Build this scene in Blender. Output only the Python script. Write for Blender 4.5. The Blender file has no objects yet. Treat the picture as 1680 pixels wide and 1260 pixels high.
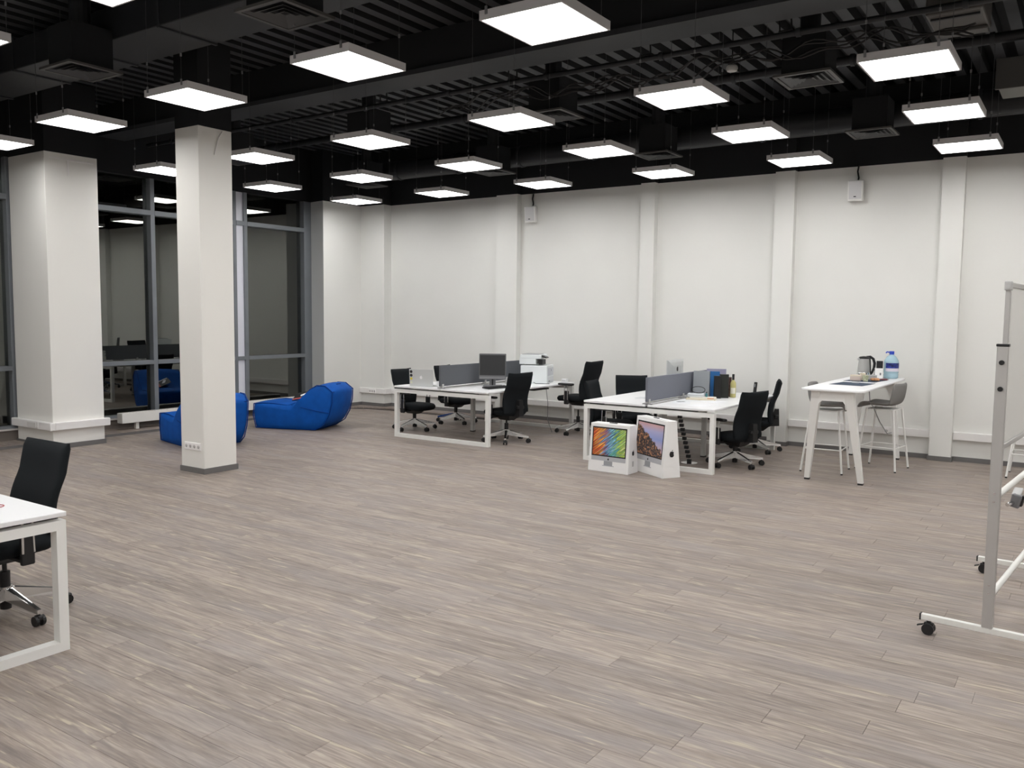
import bpy, bmesh, math, random
from mathutils import Vector, Matrix
R = math.radians
random.seed(7)
SC = bpy.context.scene
COL = SC.collection

# ------------------------------------------------------------------ camera
cam_d = bpy.data.cameras.new('camera'); cam = bpy.data.objects.new('camera', cam_d); COL.objects.link(cam)
cam_d.sensor_fit = 'HORIZONTAL'; cam_d.sensor_width = 36; cam_d.lens = 1397.84 / 1680 * 36
cam_d.clip_start = 0.05; cam_d.clip_end = 100
yw, pt, rl = R(34.248), R(4.701), R(.613)
fw = Vector((-math.sin(yw) * math.cos(pt), math.cos(yw) * math.cos(pt), -math.sin(pt)))
rt0 = Vector((math.cos(yw), math.sin(yw), 0)); up0 = rt0.cross(fw)
rt = rt0 * math.cos(rl) + up0 * math.sin(rl); up = -rt0 * math.sin(rl) + up0 * math.cos(rl)
M = Matrix((rt, up, -fw)).transposed().to_4x4(); M.translation = (0, 0, 1.773)
cam.matrix_world = M
SC.camera = cam
# ------------------------------------------------------------------ world, exposure
W = bpy.data.worlds.new('night'); SC.world = W; W.use_nodes = True
W.node_tree.nodes['Background'].inputs[0].default_value = (.010, .011, .014, 1)
W.node_tree.nodes['Background'].inputs[1].default_value = 1.0
SC.view_settings.view_transform = 'Standard'; SC.view_settings.look = 'None'
SC.view_settings.exposure = 0.0; SC.view_settings.gamma = 1.0
SC.view_settings.use_curve_mapping = False
try:
    SC.cycles.use_denoising = True; SC.cycles.denoiser = 'OPENIMAGEDENOISE'
    SC.cycles.max_bounces = 8; SC.cycles.diffuse_bounces = 5; SC.cycles.glossy_bounces = 4
    SC.cycles.transparent_max_bounces = 8; SC.cycles.sample_clamp_indirect = 6; SC.cycles.use_light_tree = True
    SC.cycles.caustics_reflective = False; SC.cycles.caustics_refractive = False
except Exception:
    pass
LAMP = 15.6            # radiance of the LED diffusers

# ------------------------------------------------------------------ materials
MATS = {}
def mat(name, col, rough=.5, metal=0., spec=.5, emit=None, trans=0., ior=1.45, bump=0., bscale=200., noise=0., nscale=8., coat=0.):
    if name in MATS: return MATS[name]
    m = bpy.data.materials.new(name); m.use_nodes = True; nt = m.node_tree; b = nt.nodes['Principled BSDF']
    b.inputs['Base Color'].default_value = (*col, 1); b.inputs['Roughness'].default_value = rough
    b.inputs['Metallic'].default_value = metal; b.inputs['Specular IOR Level'].default_value = spec
    b.inputs['Transmission Weight'].default_value = trans; b.inputs['IOR'].default_value = ior
    b.inputs['Coat Weight'].default_value = coat
    if emit:
        b.inputs['Emission Color'].default_value = (*emit[:3], 1); b.inputs['Emission Strength'].default_value = emit[3]
    if bump or noise:
        tc = nt.nodes.new('ShaderNodeTexCoord')
    if bump:
        n = nt.nodes.new('ShaderNodeTexNoise'); n.inputs['Scale'].default_value = bscale; n.inputs['Detail'].default_value = 3
        bp = nt.nodes.new('ShaderNodeBump'); bp.inputs['Strength'].default_value = bump; bp.inputs['Distance'].default_value = .002
        nt.links.new(tc.outputs['Object'], n.inputs['Vector']); nt.links.new(n.outputs['Fac'], bp.inputs['Height'])
        nt.links.new(bp.outputs['Normal'], b.inputs['Normal'])
    if noise:
        n = nt.nodes.new('ShaderNodeTexNoise'); n.inputs['Scale'].default_value = nscale; n.inputs['Detail'].default_value = 4
        r = nt.nodes.new('ShaderNodeValToRGB')
        lo = [c * (1 - noise) for c in col]; hi = [min(1, c * (1 + noise)) for c in col]
        r.color_ramp.elements[0].color = (*lo, 1); r.color_ramp.elements[1].color = (*hi, 1)
        r.color_ramp.elements[0].position = .3; r.color_ramp.elements[1].position = .7
        nt.links.new(tc.outputs['Object'], n.inputs['Vector']); nt.links.new(n.outputs['Fac'], r.inputs[0])
        nt.links.new(r.outputs[0], b.inputs['Base Color'])
    MATS[name] = m; return m

CREAM = mat('cream_paint', (.765, .765, .740), .75, bump=.08, bscale=60, noise=.015, nscale=1.3)
PILLAR = mat('white_paint', (.80, .79, .755), .7, bump=.06, bscale=60)
REVEAL = mat('grey_reveal', (.62, .63, .62), .75)
BLACKP = mat('black_ceiling_paint', (.0055, .0062, .0078), .8)
DECK = mat('dark_deck_metal', (.041, .0435, .049), .6, noise=.25, nscale=2.0)
BEAM = mat('dark_beam_bounce_paint', (.030, .0318, .036), .65, noise=.2, nscale=1.5)
DUCT = mat('dark_duct_metal', (.014, .015, .0175), .5, noise=.2, nscale=2.)
VENT = mat('dark_grey_vent', (.075, .073, .07), .5)
BASEB = mat('grey_baseboard', (.155, .15, .148), .5)
TRUNK = mat('white_trunking', (.83, .815, .81), .4)
ALUW = mat('grey_window_aluminium', (.19, .205, .225), .45, metal=.25, noise=.06, nscale=3)
WPAN = mat('pale_window_panel', (.72, .73, .80), .35)
WHITE = mat('white_laminate', (.85, .855, .87), .32)
WMET = mat('white_metal', (.82, .82, .80), .4)
RAD = mat('white_enamel', (.80, .79, .76), .4)
BLKF = mat('black_fabric', (.0085, .0105, .0125), .85, spec=.22, bump=.3, bscale=500)
BLKP = mat('black_plastic', (.012, .012, .013), .45)
BLKM = mat('black_mesh', (.016, .017, .019), .7)
CHROME = mat('polished_aluminium', (.72, .72, .72), .16, metal=1.)
ALU = mat('brushed_aluminium', (.52, .51, .50), .38, metal=.55)
SILV = mat('silver_shell', (.62, .64, .64), .35, metal=.35)
SCRN = mat('grey_divider_fabric', (.105, .112, .125), .85, bump=.2, bscale=500)
SCRN2 = mat('blue_grey_divider_fabric', (.165, .175, .21), .85, bump=.2, bscale=500)
GREYP = mat('grey_plastic', (.19, .19, .20), .5)
LGREY = mat('light_grey_plastic', (.5, .5, .5), .45)
MONS = mat('monitor_screen', (.014, .015, .017), .25)
PRNT = mat('printer_plastic', (.76, .80, .81), .45)
BLUE = mat('blue_fabric', (.0008, .078, .37), .7, spec=.25, bump=.35, bscale=25, noise=.14, nscale=7.)
BLUED = mat('dark_blue_piping', (.001, .040, .22), .7, spec=.2)
FELT = mat('grey_felt', (.22, .215, .21), .9, bump=.3, bscale=300)
CARD = mat('white_card', (.84, .84, .835), .4)
INKB = mat('black_ink', (.010, .010, .012), .4)
SILP = mat('silver_print', (.45, .46, .49), .45)
MAT_ = mat('navy_placemat', (.030, .050, .085), .8)
DIFF = mat('led_diffuser', (1, 1, 1), .5, emit=(1.0, .985, .965, LAMP))
LFRAME = mat('light_frame_white', (.62, .61, .62), .45)
WIRE = mat('steel_wire', (.10, .10, .105), .5, metal=.4)
BOARD = mat('whiteboard_surface', (.66, .655, .63), .22)
CREAMP = mat('cream_paper', (.72, .66, .52), .7)
PAPER = mat('white_paper', (.86, .87, .90), .7)

def glass_mat():
    m = bpy.data.materials.new('double_glazing'); m.use_nodes = True; nt = m.node_tree
    nt.nodes.clear()
    o = nt.nodes.new('ShaderNodeOutputMaterial'); mx = nt.nodes.new('ShaderNodeMixShader')
    fr = nt.nodes.new('ShaderNodeFresnel'); fr.inputs[0].default_value = 2.35
    g = nt.nodes.new('ShaderNodeBsdfGlossy'); g.inputs['Roughness'].default_value = .0; g.inputs['Color'].default_value = (.93, .95, .90, 1)
    t = nt.nodes.new('ShaderNodeBsdfTransparent'); t.inputs[0].default_value = (.42, .45, .44, 1)
    nt.links.new(fr.outputs[0], mx.inputs[0]); nt.links.new(t.outputs[0], mx.inputs[1]); nt.links.new(g.outputs[0], mx.inputs[2])
    nt.links.new(mx.outputs[0], o.inputs[0]); return m
GLASS = glass_mat()
CLEARG = mat('clear_glass', (.95, .97, .96), .03, trans=.9, ior=1.3)
PET = mat('blue_tinted_bottle', (.55, .78, .90), .12, trans=.45, ior=1.2)
WINE = mat('pale_wine_glass', (.74, .68, .30), .12, trans=.3, ior=1.3)

def floor_mat():
    m = bpy.data.materials.new('taupe_vinyl_plank'); m.use_nodes = True; nt = m.node_tree; b = nt.nodes['Principled BSDF']
    L = nt.links.new
    geo = nt.nodes.new('ShaderNodeNewGeometry'); at = nt.nodes.new('ShaderNodeAttribute'); at.attribute_name = 'tone'
    sx = nt.nodes.new('ShaderNodeSeparateXYZ'); L(geo.outputs['Position'], sx.inputs[0])
    def math_(op, a, bv):
        n = nt.nodes.new('ShaderNodeMath'); n.operation = op
        if isinstance(a, (int, float)): n.inputs[0].default_value = a
        else: L(a, n.inputs[0])
        if isinstance(bv, (int, float)): n.inputs[1].default_value = bv
        else: L(bv, n.inputs[1])
        return n.outputs[0]
    off = math_('MULTIPLY', at.outputs['Fac'], 53.0)
    def grain(kx, ky, det, rough, dist, ofs, o=1.):
        cb = nt.nodes.new('ShaderNodeCombineXYZ')
        L(math_('ADD', math_('MULTIPLY', sx.outputs[0], kx), math_('MULTIPLY', off, o)), cb.inputs[0])
        L(math_('MULTIPLY', sx.outputs[1], ky), cb.inputs[1])
        L(math_('ADD', math_('MULTIPLY', sx.outputs[2], ky), ofs), cb.inputs[2])
        n = nt.nodes.new('ShaderNodeTexNoise'); n.inputs['Scale'].default_value = 1.; n.inputs['Detail'].default_value = det
        n.inputs['Roughness'].default_value = rough; n.inputs['Distortion'].default_value = dist
        L(cb.outputs[0], n.inputs['Vector']); return n.outputs['Fac']
    g1 = grain(2.0, 23, 5, .6, .5, 0.)          # broad streaks
    g2 = grain(5.0, 66, 4, .6, .3, 3.)            # fine streaks
    g3 = grain(1.0, 4.5, 3, .55, .5, 9., 0.)              # cloudy tint
    g4 = grain(3.0, 36, 3, .55, .7, 17.)          # cream streaks
    mix = math_('ADD', math_('MULTIPLY', g1, .5), math_('MULTIPLY', g2, .5))
    mix = math_('ADD', mix, math_('MULTIPLY', math_('SUBTRACT', at.outputs['Fac'], .5), .10))
    r = nt.nodes.new('ShaderNodeValToRGB'); L(mix, r.inputs[0])
    e = r.color_ramp.elements
    e[0].position = .34; e[0].color = (.165, .134, .118, 1); e[1].position = .67; e[1].color = (.41, .348, .300, 1)
    k = e.new(.50); k.color = (.268, .221, .191, 1)
    def mixc(fac, a, col, blend='MIX'):
        n = nt.nodes.new('ShaderNodeMixRGB'); n.blend_type = blend
        L(fac, n.inputs[0]) if not isinstance(fac, float) else setattr(n.inputs[0], 'default_value', fac)
        L(a, n.inputs[1])
        if isinstance(col, tuple): n.inputs[2].default_value = col
        else: L(col, n.inputs[2])
        return n.outputs[0]
    def ramp(a, p0, p1, hi):
        n = nt.nodes.new('ShaderNodeMapRange'); L(a, n.inputs[0]); n.inputs[1].default_value = p0; n.inputs[2].default_value = p1
        n.inputs[3].default_value = 0; n.inputs[4].default_value = hi; return n.outputs[0]
    c = mixc(ramp(g3, .45, .7, .55), r.outputs[0], (.262, .235, .236, 1))
    c = mixc(ramp(g4, .60, .70, .8), c, (.47, .40, .31, 1))
    c = mixc(ramp(g4, .41, .30, .6), c, (.16, .137, .128, 1))
    L(c, b.inputs['Base Color'])
    b.inputs['Roughness'].default_value = .5; b.inputs['Specular IOR Level'].default_value = .42
    bp = nt.nodes.new('ShaderNodeBump'); bp.inputs['Strength'].default_value = .12; bp.inputs['Distance'].default_value = .0015
    L(g2, bp.inputs['Height']); L(bp.outputs['Normal'], b.inputs['Normal'])
    return m
FLOOR = floor_mat()

def picture_mat(name, kind):
    m = bpy.data.materials.new(name); m.use_nodes = True; nt = m.node_tree; b = nt.nodes['Principled BSDF']; L = nt.links.new
    b.inputs['Roughness'].default_value = .35
    tc = nt.nodes.new('ShaderNodeTexCoord')
    if kind == 'streaks':
        mp = nt.nodes.new('ShaderNodeMapping'); mp.inputs['Rotation'].default_value = (0, R(38), 0); L(tc.outputs['Object'], mp.inputs[0])
        mp2 = nt.nodes.new('ShaderNodeMapping'); mp2.inputs['Scale'].default_value = (5, 0, 75); L(mp.outputs[0], mp2.inputs[0])
        n = nt.nodes.new('ShaderNodeTexNoise'); n.inputs['Scale'].default_value = 1; n.inputs['Detail'].default_value = 2; L(mp2.outputs[0], n.inputs[0])
        sp = nt.nodes.new('ShaderNodeSeparateXYZ'); L(tc.outputs['Object'], sp.inputs[0])
        r = nt.nodes.new('ShaderNodeValToRGB'); a = nt.nodes.new('ShaderNodeMath'); a.operation = 'MULTIPLY_ADD'
        L(sp.outputs[0], a.inputs[0]); a.inputs[1].default_value = 2.1; a.inputs[2].default_value = .55
        a2 = nt.nodes.new('ShaderNodeMath'); a2.operation = 'ADD'; L(a.outputs[0], a2.inputs[0]); L(n.outputs['Fac'], a2.inputs[1]); L(a2.outputs[0], r.inputs[0])
        cols = [(.0, (.35, .03, .02)), (.16, (.55, .12, .03)), (.3, (.72, .36, .06)), (.4, (.22, .06, .22)), (.48, (.05, .28, .55)), (.58, (.35, .65, .75)), (.68, (.03, .30, .30)), (.8, (.55, .68, .08)), (.92, (.25, .50, .15)), (1., (.75, .80, .35))]
        el = r.color_ramp.elements; el[0].position = 0; el[0].color = (*cols[0][1], 1); el[1].position = 1; el[1].color = (*cols[-1][1], 1)
        for p, c in cols[1:-1]: el.new(p).color = (*c, 1)
        n2 = nt.nodes.new('ShaderNodeTexNoise'); n2.inputs['Scale'].default_value = 1; mp3 = nt.nodes.new('ShaderNodeMapping')
        mp3.inputs['Scale'].default_value = (4, 0, 170); L(mp.outputs[0], mp3.inputs[0]); L(mp3.outputs[0], n2.inputs[0])
        rr = nt.nodes.new('ShaderNodeValToRGB'); rr.color_ramp.elements[0].position = .38; rr.color_ramp.elements[1].position = .64
        rr.color_ramp.elements[0].color = (.25, .25, .25, 1); rr.color_ramp.elements[1].color = (1.6, 1.6, 1.6, 1); L(n2.outputs['Fac'], rr.inputs[0])
        mx = nt.nodes.new('ShaderNodeMixRGB'); mx.blend_type = 'MULTIPLY'; mx.inputs[0].default_value = .85; L(r.outputs[0], mx.inputs[1]); L(rr.outputs[0], mx.inputs[2])
        L(mx.outputs[0], b.inputs['Base Color'])
    else:
        sp = nt.nodes.new('ShaderNodeSeparateXYZ'); L(tc.outputs['Object'], sp.inputs[0])
        r = nt.nodes.new('ShaderNodeValToRGB'); mr = nt.nodes.new('ShaderNodeMapRange'); L(sp.outputs[2], mr.inputs[0]); mr.inputs[1].default_value = .30; mr.inputs[2].default_value = .56; L(mr.outputs[0], r.inputs[0])
        el = r.color_ramp.elements; el[0].color = (.55, .42, .50, 1); el[1].color = (.60, .36, .36, 1); el.new(.4).color = (.26, .32, .62, 1); el.new(.72).color = (.40, .40, .62, 1)
        nz = nt.nodes.new('ShaderNodeTexNoise'); nz.inputs['Scale'].default_value = 14; nz.inputs['Detail'].default_value = 6; nz.inputs['Roughness'].default_value = .7; L(tc.outputs['Object'], nz.inputs[0])
        # ridge line falls from left to right
        rg = nt.nodes.new('ShaderNodeMath'); rg.operation = 'MULTIPLY_ADD'; L(sp.outputs[0], rg.inputs[0]); rg.inputs[1].default_value = -.55; rg.inputs[2].default_value = .165
        rg2 = nt.nodes.new('ShaderNodeMath'); rg2.operation = 'MULTIPLY_ADD'; L(nz.outputs['Fac'], rg2.inputs[0]); rg2.inputs[1].default_value = .16; L(rg.outputs[0], rg2.inputs[2])
        lt = nt.nodes.new('ShaderNodeMath'); lt.operation = 'LESS_THAN'; L(sp.outputs[2], lt.inputs[0]); L(rg2.outputs[0], lt.inputs[1])
        rr = nt.nodes.new('ShaderNodeValToRGB'); el = rr.color_ramp.elements; el[0].position = .38; el[0].color = (.012, .022, .03, 1); el[1].position = .66; el[1].color = (.62, .30, .14, 1); el.new(.52).color = (.10, .06, .05, 1)
        n3 = nt.nodes.new('ShaderNodeTexNoise'); n3.inputs['Scale'].default_value = 42; n3.inputs['Detail'].default_value = 3; L(tc.outputs['Object'], n3.inputs[0]); L(n3.outputs['Fac'], rr.inputs[0])
        mx = nt.nodes.new('ShaderNodeMixRGB'); L(lt.outputs[0], mx.inputs[0]); L(r.outputs[0], mx.inputs[1]); L(rr.outputs[0], mx.inputs[2]); L(mx.outputs[0], b.inputs['Base Color'])
    return m
PIC1 = picture_mat('streak_print', 'streaks'); PIC2 = picture_mat('mountain_print', 'mountain')

# ------------------------------------------------------------------ mesh helpers
class MB:
    def __init__(s): s.bm = bmesh.new()
    def box(s, c, d, rz=0., bevel=0., seg=2, rx=0., ry=0.):
        b2 = bmesh.new(); bmesh.ops.create_cube(b2, size=1.)
        bmesh.ops.scale(b2, vec=d, verts=b2.verts)
        if bevel: bmesh.ops.bevel(b2, geom=b2.edges[:], offset=min(bevel, min(d) * .49), segments=seg, affect='EDGES', profile=.5)
        mt = Matrix.Translation(c) @ Matrix.Rotation(rz, 4, 'Z') @ Matrix.Rotation(ry, 4, 'Y') @ Matrix.Rotation(rx, 4, 'X')
        return s._add(b2, mt)
    def _add(s, b2, mt=None):
        if mt is not None: bmesh.ops.transform(b2, matrix=mt, verts=b2.verts)
        me = bpy.data.meshes.new('tmp'); b2.to_mesh(me); b2.free(); s.bm.from_mesh(me); bpy.data.meshes.remove(me); return s
    def b2(s, x0, x1, y0, y1, z0, z1, bevel=0., seg=2):
        return s.box(((x0 + x1) / 2, (y0 + y1) / 2, (z0 + z1) / 2), (abs(x1 - x0), abs(y1 - y0), abs(z1 - z0)), bevel=bevel, seg=seg)
    def tube(s, pts, r, n=8, cap=True, closed=False):
        pts = [Vector(p) for p in pts]; N = len(pts); rs = r if isinstance(r, (list, tuple)) else [r] * N
        rings = []; prev = None
        for i, p in enumerate(pts):
            if closed: d = (pts[(i + 1) % N] - pts[i - 1])
            else: d = (pts[min(i + 1, N - 1)] - pts[max(i - 1, 0)])
            d = d.normalized() if d.length > 1e-9 else Vector((0, 0, 1))
            if prev is None:
                a = Vector((0, 0, 1)) if abs(d.z) < .9 else Vector((1, 0, 0)); u = d.cross(a).normalized()
            else:
                u = (prev - d * prev.dot(d)); u = u.normalized() if u.length > 1e-6 else d.orthogonal().normalized()
            prev = u; v = d.cross(u)
            rings.append([s.bm.verts.new(p + (u * math.cos(2 * math.pi * k / n) + v * math.sin(2 * math.pi * k / n)) * rs[i]) for k in range(n)])
        for i in range(N if closed else N - 1):
            A, B = rings[i], rings[(i + 1) % N]
            for k in range(n): s.bm.faces.new((A[k], A[(k + 1) % n], B[(k + 1) % n], B[k]))
        if cap and not closed:
            s.bm.faces.new(rings[0][::-1]); s.bm.faces.new(rings[-1])
        return s
    def lathe(s, prof, c=(0, 0, 0), n=20):
        c = Vector(c); rings = []
        for r, z in prof:
            rings.append([s.bm.verts.new(c + Vector((r * math.cos(2 * math.pi * k / n), r * math.sin(2 * math.pi * k / n), z))) for k in range(n)])
        for A, B in zip(rings, rings[1:]):
            for k in range(n): s.bm.faces.new((A[k], A[(k + 1) % n], B[(k + 1) % n], B[k]))
        s.bm.faces.new(rings[0][::-1]); s.bm.faces.new(rings[-1]); return s
    def prism(s, poly, h, mt=None, bevel=0.):
        b2 = bmesh.new(); vs = [b2.verts.new((x, y, 0)) for x, y in poly]; f = b2.faces.new(vs)
        ex = bmesh.ops.extrude_face_region(b2, geom=[f]); bmesh.ops.translate(b2, vec=(0, 0, h), verts=[g for g in ex['geom'] if isinstance(g, bmesh.types.BMVert)])
        bmesh.ops.recalc_face_normals(b2, faces=b2.faces[:])
        if bevel: bmesh.ops.bevel(b2, geom=b2.edges[:], offset=bevel, segments=2, affect='EDGES', profile=.5)
        return s._add(b2, mt)
    def hull8(s, bot, top):
        v = [s.bm.verts.new(p) for p in list(bot) + list(top)]
        for f in ((3, 2, 1, 0), (4, 5, 6, 7), (0, 1, 5, 4), (1, 2, 6, 5), (2, 3, 7, 6), (3, 0, 4, 7)): s.bm.faces.new([v[i] for i in f])
        return s
    def grid(s, P, close_u=False):
        V = [[s.bm.verts.new(p) for p in row] for row in P]
        for a, b in zip(V, V[1:]):
            n = len(a)
            for k in range(n if close_u else n - 1): s.bm.faces.new((a[k], a[(k + 1) % n], b[(k + 1) % n], b[k]))
        return V
    def build(s, name, m, parent=None, smooth=False, angle=40):
        bmesh.ops.recalc_face_normals(s.bm, faces=s.bm.faces[:])
        me = bpy.data.meshes.new(name); s.bm.to_mesh(me); s.bm.free()
        if isinstance(m, (list, tuple)):
            for q in m: me.materials.append(q)
        else: me.materials.append(m)
        o = bpy.data.objects.new(name, me); COL.objects.link(o)
        if parent is not None: o.parent = parent
        if smooth:
            me.shade_smooth() if hasattr(me, 'shade_smooth') else None
            try: me.set_sharp_from_angle(angle=R(angle))
            except Exception: pass
        return o

def tag(o, label=None, cat=None, group=None, kind=None):
    if label: o['label'] = label
    if cat: o['category'] = cat
    if group: o['group'] = group
    if kind: o['kind'] = kind
    return o
def thing(name, label, cat, loc=(0, 0, 0), rz=0., group=None):
    o = bpy.data.objects.new(name, None); COL.objects.link(o); o.empty_display_size = .1
    o.location = loc; o.rotation_euler = (0, 0, rz); return tag(o, label, cat, group)
def root(name, kind='structure', label=None, loc=(0, 0, 0)):
    o = bpy.data.objects.new(name, None); COL.objects.link(o); o['kind'] = kind; o.location = loc
    if label: o['label'] = label
    return o
KIDS = {}
def copy_tree(o, parent=None, top=True):
    c = o.copy(); COL.objects.link(c); c.parent = parent
    for ch in list(o.children): copy_tree(ch, c, False)
    return c
def rbox_poly(w, d, r, n=5):
    pts = []
    for cx, cy, a0 in ((w / 2 - r, d / 2 - r, 0), (-w / 2 + r, d / 2 - r, 90), (-w / 2 + r, -d / 2 + r, 180), (w / 2 - r, -d / 2 + r, 270)):
        for k in range(n + 1): a = R(a0 + 90 * k / n); pts.append((cx + r * math.cos(a), cy + r * math.sin(a)))
    return pts
def subsurf(o, lv=2):
    md = o.modifiers.new('s', 'SUBSURF'); md.levels = lv; md.render_levels = lv
    for p in o.data.polygons: p.use_smooth = True
    return o

XW, YW, XR, YF = -11.74, 11.834, 4.2, -2.4      # window front plane, back wall, unseen walls
HP, HD = 3.73, 4.62                              # painted height, deck
# ------------------------------------------------------------------ floor: planks
fl = MB().b2(XW - .3, XR, YF, YW + .2, -.12, -.004).build('floor', mat('dark_joint', (.06, .05, .045), .8)); tag(fl, kind='structure', label='taupe vinyl plank floor running across the room')
PW, PL, GAP = .150, 1.22, .0005
rows = []
nrow = int((YW - YF) / PW) + 1
cand = []
for i in range(nrow):
    y0 = YF + i * PW; y1 = min(y0 + PW, YW)
    if y1 - y0 < .02: continue
    x = XW - .1 - random.random() * PL
    while x < XR:
        x1 = min(x + PL, XR); a = max(x, XW - .25)
        if x1 - a > .03: cand.append((a, x1, y0, y1, random.random()))
        x += PL
def in_view(x, y):
    d = Vector((x, y, 0)) - Vector((0, 0, 1.773)); z = d.dot(fw)
    if z < .3: return None
    u = 840 + 1397.84 * d.dot(rt) / z; v = 630 - 1397.84 * d.dot(up) / z
    return z if -60 < u < 1740 and v < 1330 else None
def plank_mesh(bm, lay, c):
    x0, x1, y0, y1, t = c
    g = GAP; e = .0007; z = 0.
    lo = [(x0 + g, y0 + g, -.004), (x1 - g, y0 + g, -.004), (x1 - g, y1 - g, -.004), (x0 + g, y1 - g, -.004)]
    mi = [(p[0], p[1], -.0012) for p in lo]
    tp = [(x0 + g + e, y0 + g + e, z), (x1 - g - e, y0 + g + e, z), (x1 - g - e, y1 - g - e, z), (x0 + g + e, y1 - g - e, z)]
    V = [bm.verts.new(p) for p in lo + mi + tp]
    for v in V: v[lay] = t
    for o_ in (0, 4):
        for k in range(4): bm.faces.new((V[o_ + k], V[o_ + (k + 1) % 4], V[o_ + 4 + (k + 1) % 4], V[o_ + 4 + k]))
    bm.faces.new((V[8], V[9], V[10], V[11]))
cand.sort(key=lambda c: (min([z for z in (in_view(x, (c[2] + c[3]) / 2) for x in (c[0], (c[0] + c[1]) / 2, c[1])) if z] or [999])))
def mk_planks(cs, name):
    bm = bmesh.new(); lay = bm.verts.layers.float.new('tone')
    for c in cs: plank_mesh(bm, lay, c)
    me = bpy.data.meshes.new(name); bm.to_mesh(me); bm.free(); me.materials.append(FLOOR)
    o = bpy.data.objects.new(name, me); COL.objects.link(o); o.parent = fl; return o
for c in cand[:295]: mk_planks([c], 'plank')
tag(mk_planks(cand[295:], 'planking'), kind='stuff')

# ------------------------------------------------------------------ walls
PILS = [(-8.324, -7.907), (-5.687, -5.461), (-3.682, -3.421), (-1.635, -1.384)]
wb = MB().b2(-11.3, XR, YW, YW + .2, -.1, HP).build('wall_back', CREAM); tag(wb, kind='structure', label='cream wall behind the desks')
MB().b2(-11.3, XR, YW - .004, YW + .2, HP, HD + .1).build('upper_band', BLACKP, wb)['label'] = 'black painted band above the cream paint'
PB = []
for a, b in PILS:
    p = MB().b2(a, b, YW - .12, YW, 0, HP).build('pilaster', CREAM, wb)
    MB().b2(a, b, YW - .122, YW, HP, HD).build('upper_band', BLACKP, p)
# corner pillar between window and wall
poly = [(-11.36, 10.70), (-11.36, 11.64), (-10.78, 11.64), (-10.78, YW + .1), (-12.1, YW + .1), (-12.1, 10.80), (-11.80, 10.775)]
wc = MB().prism(poly, HP).build('wall_corner', CREAM); tag(wc, kind='structure', label='cream corner pillar beside the window')
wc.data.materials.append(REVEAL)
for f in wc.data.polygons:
    if f.normal.y < -.8 and f.center.y < 11.2: f.material_index = 1  # this pillar face takes a greyer colour than the cream ones
MB().prism([(x, y) for x, y in poly], HD - HP, Matrix.Translation((0, 0, HP))).build('upper_band', BLACKP, wc)
wr = MB().b2(XR, XR + .2, YF, YW + .2, -.1, HP).build('wall_right', CREAM); tag(wr, kind='structure')
MB().b2(XR - .004, XR + .2, YF, YW, HP, HD + .1).build('upper_band', BLACKP, wr)
wf = MB().b2(XW - .4, XR + .2, YF - .2, YF, -.1, HP).build('wall_front', CREAM); tag(wf, kind='structure')
MB().b2(XW - .4, XR + .2, YF - .2, YF + .004, HP, HD + .1).build('upper_band', BLACKP, wf)
wl = MB().b2(XW - .22, XW + .02, YF, 10.8, HP, HD + .1).build('wall_left', BLACKP); tag(wl, kind='structure', label='black band above the windows')

# ------------------------------------------------------------------ columns
def column(name, x0, x1, y0, y1, label):
    c = MB().b2(x0, x1, y0, y1, 0, 3.72, bevel=.006).build(name, PILLAR); tag(c, kind='structure', label=label)
    MB().b2(x0, x1, y0, y1, 3.72, HD).build('upper_band', BLACKP, c)
    b = MB(); e = .013
    for q in ((x0 - e, x1 + e, y0 - e, y0), (x0 - e, x1 + e, y1, y1 + e), (x0 - e, x0, y0, y1), (x1, x1 + e, y0, y1)): b.b2(*q, 0, .06)
    b.build('skirting', BASEB, c); return c
colA = column('column', -8.302, -7.899, 5.685, 6.107, 'slim white square column with a socket strip near its foot')
colB = column('column', -11.70, -10.807, 5.572, 6.251, 'wide white column against the windows with white trunking')
MB().tube([(-7.893, 5.985, 3.70), (-7.888, 5.93, 3.62), (-7.893, 5.88, 3.44)], .006, 6).build('cable_strip', TRUNK, colA)
MB().b2(-10.806, -10.800, 5.63, 6.20, 3.64, 3.66).b2(-10.806, -10.800, 5.86, 5.875, 3.45, 3.64).build('cable_strip', TRUNK, colB)

# ------------------------------------------------------------------ windows
GX = XW - .10
def window(name, ys, y0, y1, label):
    w = root(name, label=label)
    for a, b in ys: MB().b2(XW - .14, XW, a, b, .19, HP, bevel=.004).build('mullion', ALUW, w)
    for a, b in zip(ys, ys[1:]):
        for z0, z1 in ((.958, 1.018), (3.185, 3.258)): MB().b2(XW - .12, XW + .004, a[1], b[0], z0, z1, bevel=.003).build('transom', ALUW, w)
        MB().b2(XW - .12, XW + .002, a[1], b[0], .19, .225).build('sill_rail', ALUW, w)
        if b[0] - a[1] < .2:
            for z0, z1 in ((.225, .958), (1.018, 3.185), (3.258, HP)): MB().b2(XW - .06, XW - .03, a[1], b[0], z0, z1).build('infill_panel', WPAN, w)
            continue
        for z0, z1 in ((.225, .958), (1.018, 3.185), (3.258, HP)): MB().b2(GX - .006, GX, a[1] - .005, b[0] + .005, z0 - .005, z1 + .005).build('glass_pane', GLASS, w)
    MB().b2(XW - .2, XW + .035, y0, y1, .172, .192).build('sill', mat('pale_sill', (.55, .53, .52), .4), w)
    MB().b2(XW - .2, XW, y0, y1, .0, .172).build('riser', mat('taupe_riser', (.17, .148, .132), .6), w)
    return w
window('window_1', [(-2.4, -2.33), (-.9, -.83), (.6, .67), (2.1, 2.17), (3.6, 3.67), (5.10, 5.17), (5.55, 5.62)], YF, 5.6, 'tall glazing before the wide column')
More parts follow.
